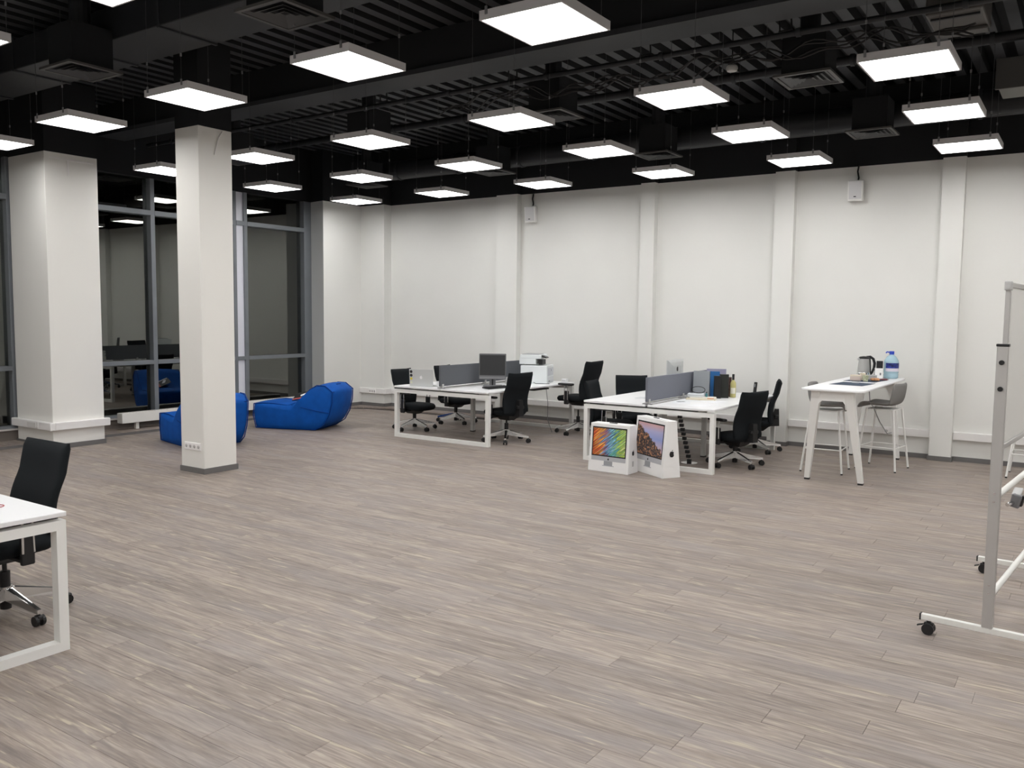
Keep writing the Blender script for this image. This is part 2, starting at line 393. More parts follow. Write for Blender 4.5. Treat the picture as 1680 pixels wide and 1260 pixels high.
window('window_2', [(6.2, 6.30), (7.60, 7.67), (9.085, 9.145), (9.295, 9.365), (10.60, 10.775)], 6.25, 10.775, 'tall grey framed glazing between the wide column and the corner')
# raised laminate platform along window and part of the back wall
pf = MB().prism([(XW, YF), (-11.28, YF), (-11.28, 5.2), (-11.28, 11.2), (-11.0, 11.4), (-10.6, 11.50), (-3.7, 11.50), (-3.7, YW), (XW, YW)], .036).build('trim_1', FLOOR)
tag(pf, kind='structure', label='low laminate step along the windows and the wall')
MB().b2(-11.283, -11.272, YF, 11.2, .0, .034).build('step_edge', BASEB, pf)
MB().tube([(-11.278, 11.2, .006), (-11.0, 11.397, .006), (-10.6, 11.497, .006), (-3.7, 11.497, .006)], .006, 6).build('step_edge', INKB, pf)  # black strip stands in for the shadow gap along the step's foot
def skirt(name, segs, z0, lab):
    b = MB()
    for q in segs: b.b2(*q, z0, z0 + .058)
    tag(b.build(name, BASEB), kind='structure', label=lab)
e = .013
s1 = []
edges = [-10.78] + [v for p in PILS for v in p] + [XR]
for k in range(0, len(edges), 2):
    s1.append((edges[k], edges[k + 1], YW - e, YW))
for a, b in PILS: s1.append((a - e, b + e, YW - .12 - e, YW - .12)); s1.append((b, b + e, YW - .12, YW)); s1.append((a - e, a, YW - .12, YW))
skirt('baseboard_back', [q for q in s1 if q[0] < -3.7], .036, 'grey baseboard on the step')
skirt('baseboard_right', [q for q in s1 if q[0] >= -3.7] , .0, 'grey baseboard on the floor')
skirt('baseboard_left', [(-11.36, -11.36 + e, 10.69, 11.64), (-11.36, -10.78, 11.64 - e, 11.64), (-10.78, -10.78 + e, 11.64, YW)], .036, 'grey baseboard around the corner pillar')

# ------------------------------------------------------------------ cable trunking
TG = 'white cable trunking'
def trunk(label, segs):
    t = thing('cable_trunking', label, 'trunking', ((segs[0][0] + segs[0][1]) / 2, (segs[0][2] + segs[0][3]) / 2, .27), 0, TG); L0 = Vector(t.location)
    for k, (x0, x1, y0, y1) in enumerate(segs):
        MB().b2(x0 - L0.x, x1 - L0.x, y0 - L0.y, y1 - L0.y, 0, .10, bevel=.008).build('duct_body', TRUNK, t)
    return t
D = .055
trunk('white trunking on the cream wall by the window corner', [(-11.355, -10.78 + D, 11.64 - D, 11.639), (-10.779, -10.78 + D, 11.639, YW - D), (-10.779, -8.33, YW - D, YW - .001)])
names = ['white trunking on the wall behind the desk with the printer', 'white trunking on the wall behind the desk with the wine bottle', 'white trunking on the wall behind the bar table', 'white trunking on the wall behind the whiteboard']
ed = [(-7.90, -5.69), (-5.455, -3.69), (-3.415, -1.64), (-1.38, .9)]
for n_, (a, b) in zip(names, ed): tt = trunk(n_, [(a, b, YW - D, YW - .001)])
x0, x1, y0, y1 = -11.70, -10.807, 5.572, 6.251
tB = trunk('white trunking wrapped around the wide column', [(x0 - .02, x1 + .07, y0 - .07, y0 - .001), (x1 + .001, x1 + .07, y0 - .001, y1 + .045)])
tB.location.z = .243
L0 = tB.location
MB().b2(-11.30 - L0.x, -11.08 - L0.x, y0 - .078 - L0.y, y0 - .0695 - L0.y, .02, .08, bevel=.004).b2(-11.05 - L0.x, -11.03 - L0.x, y0 - .078 - L0.y, y0 - .0695 - L0.y, .01, .09).build('socket_module', mat('socket_white', (.7, .69, .68), .4), tB)
def sockets(label, loc, rz, n, w=.071):
    t = thing('wall_socket', label, 'socket', loc, rz)
    MB().box((0, -.005, 0), (n * w, .010, .082), bevel=.004).build('plate', mat('socket_white2', (.92, .91, .91), .3), t)
    for k in range(n):
        x = (k - (n - 1) / 2) * w
        o = MB().tube([(x, -.0098, 0), (x, -.0125, 0)], .021, 16).build('outlet', mat('socket_face', (.66, .64, .64), .4), t)
        MB().tube([(x - .009, -.0126, 0), (x - .009, -.0135, 0)], .004, 8).tube([(x + .009, -.0126, 0), (x + .009, -.0135, 0)], .004, 8).tube([(x, -.0126, -.012), (x, -.0135, -.012)], .005, 8).build('contact_hole', BLKP, o)
    return t
sockets('row of four white sockets near the foot of the slim column', (-8.090, 5.685, .291), 0, 4)
sockets('small white socket row in the trunking by the window corner', (-11.02, 11.64 - D - .0005, .318), 0, 3, .055)

# ------------------------------------------------------------------ radiators
def radiator(label, y0, y1):
    L = y1 - y0; t = thing('radiator', label, 'radiator', (-11.53, (y0 + y1) / 2, .036), 0, 'low white radiators under the windows')
    MB().box((0, 0, .175), (.13, L, .145), bevel=.005).build('casing', RAD, t)
    for s in (-1, 1): MB().box((0, s * (L / 2 - .26), .052), (.05, .05, .104), bevel=.003).build('foot', RAD, t)
    g = MB()
    for k in range(int(L / .05)): g.box((0, -L / 2 + .04 + k * .05, .2485), (.09, .018, .004))
    g.build('grille', mat('greyer_enamel', (.6, .59, .57), .5), t)  # grille bars in a darker enamel than the casing
radiator('low white radiator beside the wide column', 6.90, 8.42)
radiator('low white radiator behind the beanbag with the magazine', 8.80, 10.32)

# ------------------------------------------------------------------ ceiling
ce = MB()
P = []; x = XW - .1; prof = []
while x < XR + .1:
    prof += [(x, HD), (x + .105, HD), (x + .125, HD + .085), (x + .20, HD + .085)]; x += .22
for yy in (YF - .1, YW + .1): P.append([(px, yy, pz) for px, pz in prof])
ce.grid(P); ceo = ce.build('ceiling', [DECK, BLACKP]); tag(ceo, kind='structure', label='black painted corrugated metal deck')
for f in ceo.data.polygons:
    if f.center.z > HD + .01: f.material_index = 1  # groove faces take the darker of the two materials
MB().b2(XW - .3, XR + .2, YF - .2, YW + .3, HD + .2, HD + .3).build('slab', BLACKP, ceo)
def beam(y0, y1, z0, label):
    b = MB().b2(XW, XR, y0, y1, z0, z0 + .05).build('beam', BEAM); tag(b, kind='structure', label=label)  # underside lighter than the web: floor bounce painted into its colour
    MB().b2(XW, XR, y0 + .04, y1 - .04, z0 + .05, HD).build('web', BLACKP, b)
    return b
beam(6.79, 7.20, 4.20, 'broad dark ceiling beam crossing the room')
beam(1.2, 1.6, 4.20, 'dark ceiling beam overhead')
b5 = MB().b2(XW, XR, 11.45, YW - .13, 4.30, HD).build('beam', BLACKP); tag(b5, kind='structure', label='black edge beam above the cream wall')
def long_duct(label, y, z, r, x0, x1, rect=None):
    t = thing('pipe' if r and r < .1 else 'air_duct', label, 'pipe' if r and r < .1 else 'air duct', ((x0 + x1) / 2, y, z)); h = (x1 - x0) / 2
    m = MB()
    if rect: m.box((0, 0, 0), (2 * h, rect[0], rect[1]), bevel=.01)
    else: m.tube([(-h, 0, 0), (h, 0, 0)], r, 20)
    m.build('pipe_run' if r and r < .1 else 'duct_body', DUCT, t, smooth=not rect)
    for k in range(int(2 * h / 1.25)):
        x = -h + .6 + k * 1.25
        if rect: MB().box((x, 0, 0), (.03, rect[0] + .012, rect[1] + .03)).build('flange', BEAM, t)
        else: MB().tube([(x - .02, 0, 0), (x + .02, 0, 0)], r + .012, 20).build('collar', BEAM, t)
    return t
long_duct('black round duct running above the lights by the cream wall', 11.16, 4.20, .155, -10.55, XR - .2)
long_duct('wide black flat duct running above the lights by the slim column', 4.805, 4.36, 0, XW + .6, -3.4, (.585, .30))
long_duct('thin black sprinkler pipe below the corrugated deck', 7.45, 4.16, .026, XW + .2, XR - .1)
long_duct('black pipe high above the row of lights over the desks', 9.35, 4.40, .05, XW + .2, XR - .1)
# hangers of the pipe and the squiggly cable bundle
def bundle(label, y, z, x0, x1):
    t = thing('cable_bundle', label, 'cables', ((x0 + x1) / 2, y, z)); h = (x1 - x0) / 2
    for k in range(4):
        pts = []; n = int(2 * h / .07)
        ph = random.random() * 6
        for i in range(n + 1):
            x = -h + 2 * h * i / n
            pts.append((x, .09 * math.sin(x * 2.1 + ph) + .03 * k - .05, .055 * math.sin(x * 5.3 + ph * 2) + .03 * math.sin(x * 13 + k) + .02 * k))
        MB().tube(pts, .008, 5).build('cable', BLKP, t, smooth=True)
    return t
bundle('tangle of black cables under the corrugated deck', 7.62, 4.02, -6.2, -.9)
for x in (-6.9, -5.1, -3.6, -2.3):
    t = thing('pipe_hanger', 'thin black hanger holding the sprinkler pipe, %s from the windows' % {-6.9:'first',-5.1:'second',-3.6:'third',-2.3:'fourth'}[x], 'hanger', (x, 7.45, 4.19), 0, 'pipe hangers'); MB().tube([(-.05, 0, 0), (-.08, 0, HD - 4.19)], .008, 6).build('rod', BLKP, t)
    MB().tube([(.05, 0, 0), (.02, 0, HD - 4.19)], .008, 6).build('rod', BLKP, t); MB().tube([(-.06, 0, -.0), (.06, 0, -.0)], .012, 6).build('clip', BLKP, t)
sd = thing('smoke_detector', 'small white smoke detector hanging under the deck', 'detector', (-2.93, 7.9, 4.05))
MB().lathe([(.01, .0), (.045, .005), (.055, .03), (.05, .05), (.02, .07)], n=16).build('housing', mat('detector_white', (.5, .5, .48), .5), sd, smooth=True)
MB().tube([(0, 0, .07), (0, 0, HD - 4.05)], .006, 6).build('rod', BLKP, sd)
ac = thing('air_unit', 'dark grey boxy air unit under the deck at the room side', 'air unit', (-1.07, 8.1, 4.22))
MB().box((0, 0, .15), (.42, .62, .30), bevel=.02).build('casing', mat('unit_grey', (.085, .08, .075), .55), ac)
MB().box((0, .22, -.015), (.40, .14, .03), bevel=.008).build('drain_tray', VENT, ac)
MB().box((0, -.2, -.008), (.36, .03, .016)).build('seam_strip', DUCT, ac)
dp = thing('duct_branch', 'pale boxed duct branch near the whiteboard side', 'air duct', (-.62, 9.55, 3.93))
MB().box((0, 0, .12), (.5, .5, .24), bevel=.01).build('casing', mat('branch_grey', (.12, .118, .105), .55), dp)
MB().box((0, -.26, .12), (.54, .03, .28), bevel=.005).build('flange', VENT, dp)

# ------------------------------------------------------------------ ceiling vents
vx = [-2.25, -4.95, -7.66, -10.28]; vy = [4.31, 8.0, 10.68]
ordv = ['fourth', 'third', 'second', 'first']; rowv = ['row over the slim column', 'row over the broad beam', 'row along the cream wall']
proto_v = None
for j, y in enumerate(vy):
    for i, x in enumerate(vx):
        lab = f'square dark grille vent, {ordv[i]} from the windows in the {rowv[j]}'
        if proto_v is None:
            t = thing('ceiling_vent', lab, 'vent', (x, y, 3.9), 0, 'square ceiling vents'); proto_v = t
            f = MB(); s = .25; w = .032
            for q in ((-s, s, -s, -s + w), (-s, s, s - w, s), (-s, -s + w, -s + w, s - w), (s - w, s, -s + w, s - w)): f.b2(*q, 0, .02)
            f.build('frame', VENT, t)
            for k in range(4):
                r = .21 - k * .05; b = MB()
                P = []
                for (rr, z) in ((r, .003), (r - .034, .017)): P.append([(rr, rr, z), (-rr, rr, z), (-rr, -rr, z), (rr, -rr, z)])
                b.grid(P, True); b.build('louvre', mat('vent_blade', (.045, .046, .048), .5), t)
            MB().box((0, 0, .20), (.38, .38, .36)).build('plenum_box', BLACKP, t)
            MB().tube([(0, 0, .37), (0, 0, .70)], .09, 14).build('neck', DUCT, t)
        else:
            t = copy_tree(proto_v); t.location = (x, y, 3.9); t['label'] = lab

# ------------------------------------------------------------------ LED panels
ZL = 3.638
lx = [-1.238, -3.038, -4.812, -6.691, -8.569, -10.423]; ly = [2.785, 4.805, 7.014, 8.796, 10.572]
cname = {-1: 'last', 0: 'sixth', 1: 'fifth', 2: 'fourth', 3: 'third', 4: 'second', 5: 'first'}
rname = ['fifth', 'fourth', 'third', 'second', 'first']
proto_l = None
allx = [.56, 2.36] + lx; ally = [-1.8, .4] + ly  # leading entries: unseen panels added to light the foreground and wide column
for j, y in enumerate(ally):
    for i, x in enumerate(allx):
        cn = ['eighth', 'seventh', 'sixth', 'fifth', 'fourth', 'third', 'second', 'first'][i]; rn = ['seventh', 'sixth', 'fifth', 'fourth', 'third', 'second', 'first'][j]
        lab = f'square hanging LED panel, {cn} from the windows in the {rn} row off the cream wall'
        if proto_l is None:
            t = thing('panel_light', lab, 'light', (x, y, ZL), 0, 'square hanging LED panels'); proto_l = t
            f = MB(); s = .3075; w = .0125
            for q in ((-s, s, -s, -s + w), (-s, s, s - w, s), (-s, -s + w, -s + w, s - w), (s - w, s, -s + w, s - w)): f.b2(*q, -.004, .055)
            f.b2(-s + w, s - w, -s + w, s - w, .045, .055); f.build('frame', LFRAME, t)
            MB().b2(-.2955, .2955, -.2955, .2955, .0, .008).build('diffuser', DIFF, t)
            for sy in (-1, 1):
                for sx in (-.25, .235):
                    MB().box((sx, sy * .312, .05), (.018, .008, .05)).build('bracket', GREYP, t)
                    c = MB().tube([(sx, sy * .312, .07), (sx, sy * .312, HD + .03 - ZL)], .0022, 4).build('suspension_cable', WIRE, t)
                    MB().tube([(sx, sy * .312, .26), (sx, sy * .312, .285)], .008, 8).build('gripper', GREYP, c)
        else:
            t = copy_tree(proto_l); t.location = (x, y, ZL); t['label'] = lab

# ------------------------------------------------------------------ wall speakers
def speaker(label, loc, ry):
    t = thing('wall_speaker', label, 'speaker', loc, ry, 'white wall speakers')
    tl = Matrix.Rotation(R(8), 4, 'X')
    a = MB(); a.box((0, -.07, 0), (.185, .12, .262), bevel=.012, rx=R(9)); a.build('cabinet', mat('speaker_white', (.80, .80, .78), .5), t)
    g = MB(); g.box((0, -.133, .0), (.15, .006, .225), bevel=.002, rx=R(9)); g.build('grille', mat('speaker_grille', (.62, .62, .63), .6), t)
    g = MB(); g.box((0, -.150, -.085), (.03, .004, .012), rx=R(9)); g.build('badge', BLKP, t)
    MB().tube([(.02, -.04, .12), (.025, -.02, .17), (.01, -.02, .25), (.02, -.01, .33)], .011, 6).build('cable', BLKP, t, smooth=True)
    MB().box((0, -.005, 0), (.08, .03, .10)).build('bracket', GREYP, t)
speaker('white wall speaker high up over the printer desk', (-7.68, YW - .02, 3.39), R(14))
speaker('white wall speaker high up over the bar table', (-2.655, YW - .02, 3.41), R(6))

# ------------------------------------------------------------------ bench desks
def bench(label, loc, rz, L=2.28, Wd=1.66, H=.735, group='white bench desks'):
    t = thing('bench_desk', label, 'desk', loc, rz, group)      # local x across, y along, near end at y=0
    hw = Wd / 2; f = .05
    for s in (-1, 1):
        for k in range(2): MB().box((s * (hw / 2 + .008), L / 4 + k * L / 2, H - .0125), (hw - .016, L / 2 - .004, .025), bevel=.003, seg=1).build('tabletop', WHITE, t)
    for y in (.04, L - .04):
        o = MB(); zt = H - .046
        # loop frame with mitred corners: outer and inner rectangle
        for (A, B) in (((-hw, 0), (hw, 0)), ((hw, 0), (hw, zt)), ((hw, zt), (-hw, zt)), ((-hw, zt), (-hw, 0))):
            ins = lambda p: (p[0] - math.copysign(f, p[0]), f if p[1] < .1 else zt - f)
            a, b = ins(A), ins(B); q = [A, B, b, a]
            o.hull8([(p[0], y - .03, p[1]) for p in q], [(p[0], y + .03, p[1]) for p in q])
        o.build('loop_leg', WMET, t)
    for s in (-1, 1):
        MB().box((s * .27, L / 2, (H - .04) / 2 + .006), (.05, .06, H - .052), bevel=.003).build('leg', mat('mid_leg', (.62, .62, .60), .4), t)
        MB().box((s * .27, L / 2, .006), (.056, .066, .012)).build('leg_foot', BLKP, t)
        MB().box((s * .27, L / 2, H - .055), (.04, L - .2, .03)).build('rail', WMET, t)
        MB().box((s * .55, L / 2, H - .055), (.04, L - .2, .03)).build('rail', WMET, t)
    for k in range(3): MB().box((0, .1 + k * (L - .2) / 2, H - .05), (1.2, .03, .02)).build('cross_rail', GREYP, t)
    return t
d1 = bench('white bench desk carrying the printer and the dark monitor', (-7.402, 9.09, 0), 0)
d2 = bench('white bench desk with the wine bottle and computer boxes before it', (-4.268, 9.045, 0), 0)
d3 = bench('white bench desk at the picture edge in front of a lone black chair', (-4.325, 1.455, 0), R(90), L=2.4)
def divider(label, loc, L, m):
    t = thing('desk_screen', label, 'desk screen', loc, 0, 'desk dividers')
    MB().box((0, L / 2, .175), (.028, L, .285), bevel=.006).build('panel', m, t)
    for y in (.05, L / 2, L - .05):
        c = MB().box((0, y, .035), (.05, .035, .055)).build('clamp', LGREY, t); MB().box((0, y, .004), (.12, .05, .008)).build('clamp_plate', GREYP, c)
    MB().box((.055, L / 2, .006), (.022, L - .1, .012)).build('rail', ALU, t); MB().box((-.055, L / 2, .006), (.022, L - .1, .012)).build('rail', ALU, t)
divider('dark grey desk divider behind the monitor', (-7.402, 9.10, .735), 2.1, SCRN)
divider('blue grey desk divider beside the shopping bags', (-4.268, 9.05, .735), 2.1, SCRN2)

# ------------------------------------------------------------------ office chairs
def chair_proto():
    t = thing('office_chair', 'x', 'chair', (0, 0, 0), 0, 'black office chairs')
    # base
    for k in range(5):
        a = R(36 + 72 * k); c, s = math.cos(a), math.sin(a)
        def P(r, w, z): return (r * c - w * s, r * s + w * c, z)
        l = MB().hull8([P(.03, -.024, .095), P(.335, -.014, .068), P(.335, .014, .068), P(.03, .024, .095)], [P(.03, -.020, .165), P(.335, -.011, .092), P(.335, .011, .092), P(.03, .020, .165)]).build('leg', CHROME, t)
        MB().hull8([P(.05, -.011, .155), P(.29, -.006, .098), P(.29, .006, .098), P(.05, .011, .155)], [P(.05, -.011, .1635), P(.29, -.006, .1025), P(.29, .006, .1025), P(.05, .011, .1635)]).build('strip', BLKP, l)
        w = MB()
        for q in (-1, 1): w.tube([P(.325, q * .010, .029), P(.325, q * .028, .029)], .029, 12)
        w.tube([P(.325, 0, .029), P(.325, 0, .075)], .009, 8); w.box(P(.325, 0, .046), (.05, .032, .026), rz=a, bevel=.008)
        w.build('caster', BLKP, t)
    MB().lathe([(.018, .035), (.030, .04), (.030, .085), (.034, .09), (.036, .165), (.028, .17), (.028, .26), (.013, .26), (.013, .36)], n=14).build('gas_lift', BLKP, t, smooth=True)
    MB().lathe([(.037, .155), (.037, .172), (.029, .173), (.029, .155)], n=16).build('hub_ring', CHROME, t, smooth=True)
    # upper parts (moved together by dz)
    m = MB().hull8([(-.10, -.05, .325), (.08, -.05, .325), (.08, .05, .325), (-.10, .05, .325)], [(-.19, -.13, .41), (.15, -.15, .41), (.15, .15, .41), (-.19, .13, .41)])
    m.tube([(.0, .05, .37), (.02, .27, .375)], .008, 6).tube([(.02, .25, .375), (.02, .29, .375)], .014, 8); m.build('mechanism', BLKP, t)
    P = []
    for r_, z in ((.55, .395), (.92, .40), (1., .43), (1., .455), (.93, .478), (.55, .486)):
        ring = []
        for k in range(28):
            a = 2 * math.pi * k / 28; ca, sa = math.cos(a), math.sin(a); ex = .45
            x = .245 * r_ * math.copysign(abs(ca) ** ex, ca); y = .245 * r_ * math.copysign(abs(sa) ** ex, sa)
            dip = -.018 * max(0, x / .245) ** 3
            ring.append((x + .03, y, z + dip))
        P.append(ring)
    s_ = MB(); V = s_.grid(P, True); s_.bm.faces.new(V[0][::-1]); s_.bm.faces.new(V[-1]); s_.build('seat', BLKF, t, smooth=True, angle=70)
    # backrest: closed rounded slab, curved in height, slightly wrapped
    P = []; N = 16
    for i in range(N + 1):
        s = i / N; z = .44 + .56 * s
        xc = -.215 + .035 * math.sin(math.pi * min(1, s * 1.5)) - .085 * s ** 1.6
        hw = .232 - .004 * s
        endk = min(1., (1 - abs(2 * s - 1)) * 14 + .45); th = .030 * endk; hw *= (.975 + .025 * endk)
        ring = []
        for k in range(24):
            a = 2 * math.pi * k / 24; ca, sa = math.cos(a), math.sin(a)
            y = hw * math.copysign(abs(sa) ** .25, sa); x = th * math.copysign(abs(ca) ** .7, ca)
            ring.append((xc + x + .025 * (y / .23) ** 2, y, z))
        P.append(ring)
    P[-1] = [(x, y, z - .018 * (1 - (y / .23) ** 2)) for x, y, z in P[-1]]; P[-2] = [(x, y, z - .012 * (1 - (y / .23) ** 2)) for x, y, z in P[-2]]
    b_ = MB(); V = b_.grid(P, True); b_.bm.faces.new(V[0][::-1]); b_.bm.faces.new(V[-1]); b_.build('backrest', BLKF, t, smooth=True, angle=60)
    MB().hull8([(-.30, -.04, .40), (-.16, -.05, .39), (-.16, .05, .39), (-.30, .04, .40)], [(-.29, -.035, .62), (-.24, -.04, .62), (-.24, .04, .62), (-.29, .035, .62)]).box((-.265, .0, .52), (.06, .12, .05), bevel=.015).build('back_bracket', BLKP, t)
    for s in (-1, 1):
        a = MB().box((.03, s * .29, .655), (.25, .075, .030), bevel=.013); a.box((.02, s * .29, .46), (.075, .032, .20), bevel=.01); a.box((.02, s * .21, .385), (.07, .16, .022), bevel=.006)
        a = a.build('armrest', BLKP, t)
        for dx in (-.027, .027): MB().tube([(.02 + dx * 1.15, s * .305, .43), (.02 + dx, s * .30, .645)], .0065, 8).build('rod', CHROME, a)
    return t
UPPER = ('mechanism', 'seat', 'backrest', 'back_bracket', 'armrest')
cp = chair_proto()
def place_chair(o, x, y, ang, dz, label, rb):
    o.location = (x, y, 0); o.rotation_euler = (0, 0, R(ang)); o['label'] = label
    for ch in o.children:
        n_ = ch.name.split('.')[0]
        if n_ in UPPER: ch.location.z = dz
        elif n_ in ('leg', 'caster'): ch.rotation_euler = (0, 0, R(rb))
CH = [(-8.50, 9.85, 0, -.08, 'black office chair behind the laptop with stickers'),
      (-8.50, 10.87, 4, -.07, 'black office chair whose top just shows over the dark desk divider'),
      (-6.69, 9.70, 168, -.02, 'black office chair turned side-on in front of the white printer'),
      (-6.30, 11.02, 176, .10, 'raised black office chair between the two bench desks'),
      (-5.20, 9.95, 8, -.09, 'black office chair half hidden behind the raised one, by the white desk edge'),
      (-5.21, 10.68, -53, -.07, 'black office chair with broad back beside the blue grey divider'),
      (-3.46, 9.83, 158, -.09, 'black office chair showing its full back beside the wine desk'),
      (-3.63, 11.06, 197, -.05, 'black office chair seen edge-on beside the cordless phone'),
      (-5.13, 2.34, -88, -.01, 'black office chair standing alone behind the white desk near the camera')]
for k, c in enumerate(CH):
    o = cp if k == 0 else copy_tree(cp)
    place_chair(o, *c, (21, 5, 26, -16, 0, 0, -13, 14, -16)[k])

# ------------------------------------------------------------------ beanbag loungers
def bean(label, corner, ang, L, Wd=.72):
    t = thing('beanbag_lounger', label, 'beanbag', (*corner, 0), ang, 'blue beanbag loungers')  # local x from foot to back, y across
    k = L / 1.15
    out = [(.03, .015), (.35, .0), (.75, .0), (1.05, .012), (1.20, .10), (1.29, .25), (1.335, .42), (1.345, .585), (1.22, .675), (1.08, .68), (.96, .61), (.84, .50), (.73, .41), (.60, .365), (.36, .385), (.15, .39), (.0, .375), (-.015, .2)]
    out = [(x * k, z) for x, z in out]; n = len(out); cx, cz = .62 * k, .25
    b = MB(); V = {}
    ycols = [(0., 0.), (.18, .03), (.5, .045), (.82, .03), (1., 0.)]
    rings = []
    for q, bul in ycols:
        rr = []
        for x, z in out:
            dx, dz_ = x - cx, z - cz; ln = math.hypot(dx, dz_); nx, nz = dx / ln, dz_ / ln
            if z < .03: nz = nx = 0
            rr.append(b.bm.verts.new((x + nx * bul, q * Wd, z + nz * bul)))
        rings.append(rr)
    for A, B in zip(rings, rings[1:]):
        for i in range(n): b.bm.faces.new((A[i], A[(i + 1) % n], B[(i + 1) % n], B[i]))
    for rr, sgn in ((rings[0], -1), (rings[-1], 1)):
        y = rr[0].co.y; prev = rr
        for sc, bu in ((.82, .035), (.5, .055)):
            new = []
            for v, (x, z) in zip(rr, out):
                sx = cx + (x - cx) * sc; sz = (.22 + (z - .22) * sc) if x < .8 * k else (.30 + (z - .30) * sc)
                new.append(b.bm.verts.new((sx, y + sgn * bu, sz)))
            for i in range(n):
                fvs = (prev[i], prev[(i + 1) % n], new[(i + 1) % n], new[i]); b.bm.faces.new(fvs if sgn < 0 else fvs[::-1])
            prev = new
        b.bm.faces.new(prev)
    cl = b.bm.edges.layers.float.get('crease_edge') or b.bm.edges.layers.float.new('crease_edge')
    seam = set()
    for rr in (rings[0], rings[-1]):
        for i in range(n): seam.add(frozenset((rr[i], rr[(i + 1) % n])))
    for i in (0, 3, 7, 16, 8):
        for A, B in zip(rings, rings[1:]): seam.add(frozenset((A[i], B[i])))
    for ed_ in b.bm.edges:
        if frozenset(ed_.verts) in seam: ed_[cl] = .75
    o = b.build('cushion', BLUE, t); subsurf(o, 2)
    for y in (-.004, Wd + .004): MB().tube([(x + (.005 if x > cx else -.005), y, max(z, .012)) for x, z in out], .008, 6, closed=True).build('piping', BLUED, t, smooth=True)
    for i in (0, 3, 7, 8, 16):
        x, z = out[i]; MB().tube([(x, 0, max(z, .012)), (x + (.01 if x > cx else -.01), Wd * .5, max(z, .012)), (x, Wd, max(z, .012))], .008, 6).build('piping', BLUED, t)
    MB().tube([(.66 * k, -.02, .375), (.85 * k, -.052, .345), (1.1 * k, -.050, .30), (1.30 * k, -.02, .27)], .006, 6).build('piping', BLUED, t, smooth=True)
    MB().box((1.23 * k, Wd * .5, .69), (.10, .14, .012), ry=R(10), bevel=.004).build('carry_handle', BLUED, t)
    return t
bean('blue beanbag lounger with a magazine on its seat', (-10.49, 8.45), R(20.7), 1.10)
bean('blue beanbag lounger half hidden behind the slim column', (-10.45, 6.84), R(-12), .95)
mg = thing('magazine', 'magazine with black, white and red cover lying on the beanbag seat', 'magazine', (-10.03, 9.01, .485), R(20.7))
mg.rotation_euler = (R(24), -R(12), R(20.7))
MB().box((0, 0, .004), (.30, .22, .008)).build('cover', INKB, mg)
MB().box((0, -.09, .0085), (.30, .035, .001)).build('red_stripe', mat('red_print', (.5, .10, .09), .5), mg)
MB().box((.02, .02, .0085), (.13, .05, .001), rz=.4).build('white_print', PAPER, mg)
MB().box((.13, .0, .0085), (.03, .2, .001)).build('pale_border', PAPER, mg)

# ------------------------------------------------------------------ whiteboard
AW = R(-5)
wbd = thing('whiteboard', 'mobile whiteboard in aluminium frame on casters', 'whiteboard', (-.39, 5.17, 0), AW)   # local y along the board
for y in (0, 1.52):
    MB().box((0, y, .865), (.055, .032, 1.53), bevel=.004).build('post', ALU, wbd)
    MB().box((0, y, 1.636), (.062, .038, .014), bevel=.003).build('post_cap', BLKP, wbd)
    fb = MB().box((0, y, .095), (.66, .032, .034), bevel=.004).build('foot_bar', mat('white_bar', (.78, .78, .75), .35), wbd)
    for s in (-1, 1):
        MB().box((s * .333, y, .095), (.008, .034, .036)).build('end_cap', BLKP, fb)
        w = MB(); x = s * .29
        for q in (-1, 1): w.tube([(x, y + q * .008, .032), (x, y + q * .028, .032)], .032, 14)
        w.box((x, y, .052), (.05, .036, .03), bevel=.008).tube([(x, y, .05), (x, y, .08)], .012, 8).box((x - .045, y, .045), (.03, .02, .006), ry=R(-20))
        w.build('caster', BLKP, wbd)
    for z in (1.545, 1.405): MB().tube([(0, y - .015, z), (0, y - .028, z)], .013, 12).build('knob', BLKP, wbd)
    for z in (.30, .345, .80, .845): MB().tube([(0, y - .015, z), (0, y - .019, z)], .006, 8).build('screw', CHROME, wbd)
for z in (.275, .82): MB().tube([(0, .016, z), (0, 1.504, z)], .017, 12).build('crossbar', mat('white_bar', (.78, .78, .75), .35), wbd, smooth=True)
MB().box((0, .76, 1.52), (.012, 1.38, .84)).build('board', BOARD, wbd)
fr_ = MB()
for (y, z, sy, sz) in ((.06, 1.52, .028, .90), (1.46, 1.52, .028, .90), (.76, 1.955, 1.42, .028), (.76, 1.085, 1.42, .028)): fr_.box((0, y, z), (.026, sy, sz), bevel=.004)
fr_.build('board_frame', ALU, wbd)
for y, z in ((.055, 1.95), (1.465, 1.95), (.055, 1.09), (1.465, 1.09)): MB().box((0, y, z), (.034, .05, .05), bevel=.006).build('corner_cap', LGREY, wbd)
cl_ = thing('clamp', 'grey and black clamp hanging on the whiteboard crossbar', 'clamp', (-.335, 5.44, .79), AW)
MB().box((.03, .0, -.02), (.05, .06, .075), bevel=.008, ry=R(12)).build('body', GREYP, cl_)
MB().box((.06, .008, -.018), (.012, .052, .062), bevel=.002, ry=R(12)).build('pad', BLKP, cl_)
MB().box((.028, .04, .022), (.045, .10, .014), bevel=.005, rx=R(14)).build('lever', LGREY, cl_)
MB().tube([(.02, -.02, -.03), (.0, -.08, -.035)], .012, 8).build('screw', CHROME, cl_)

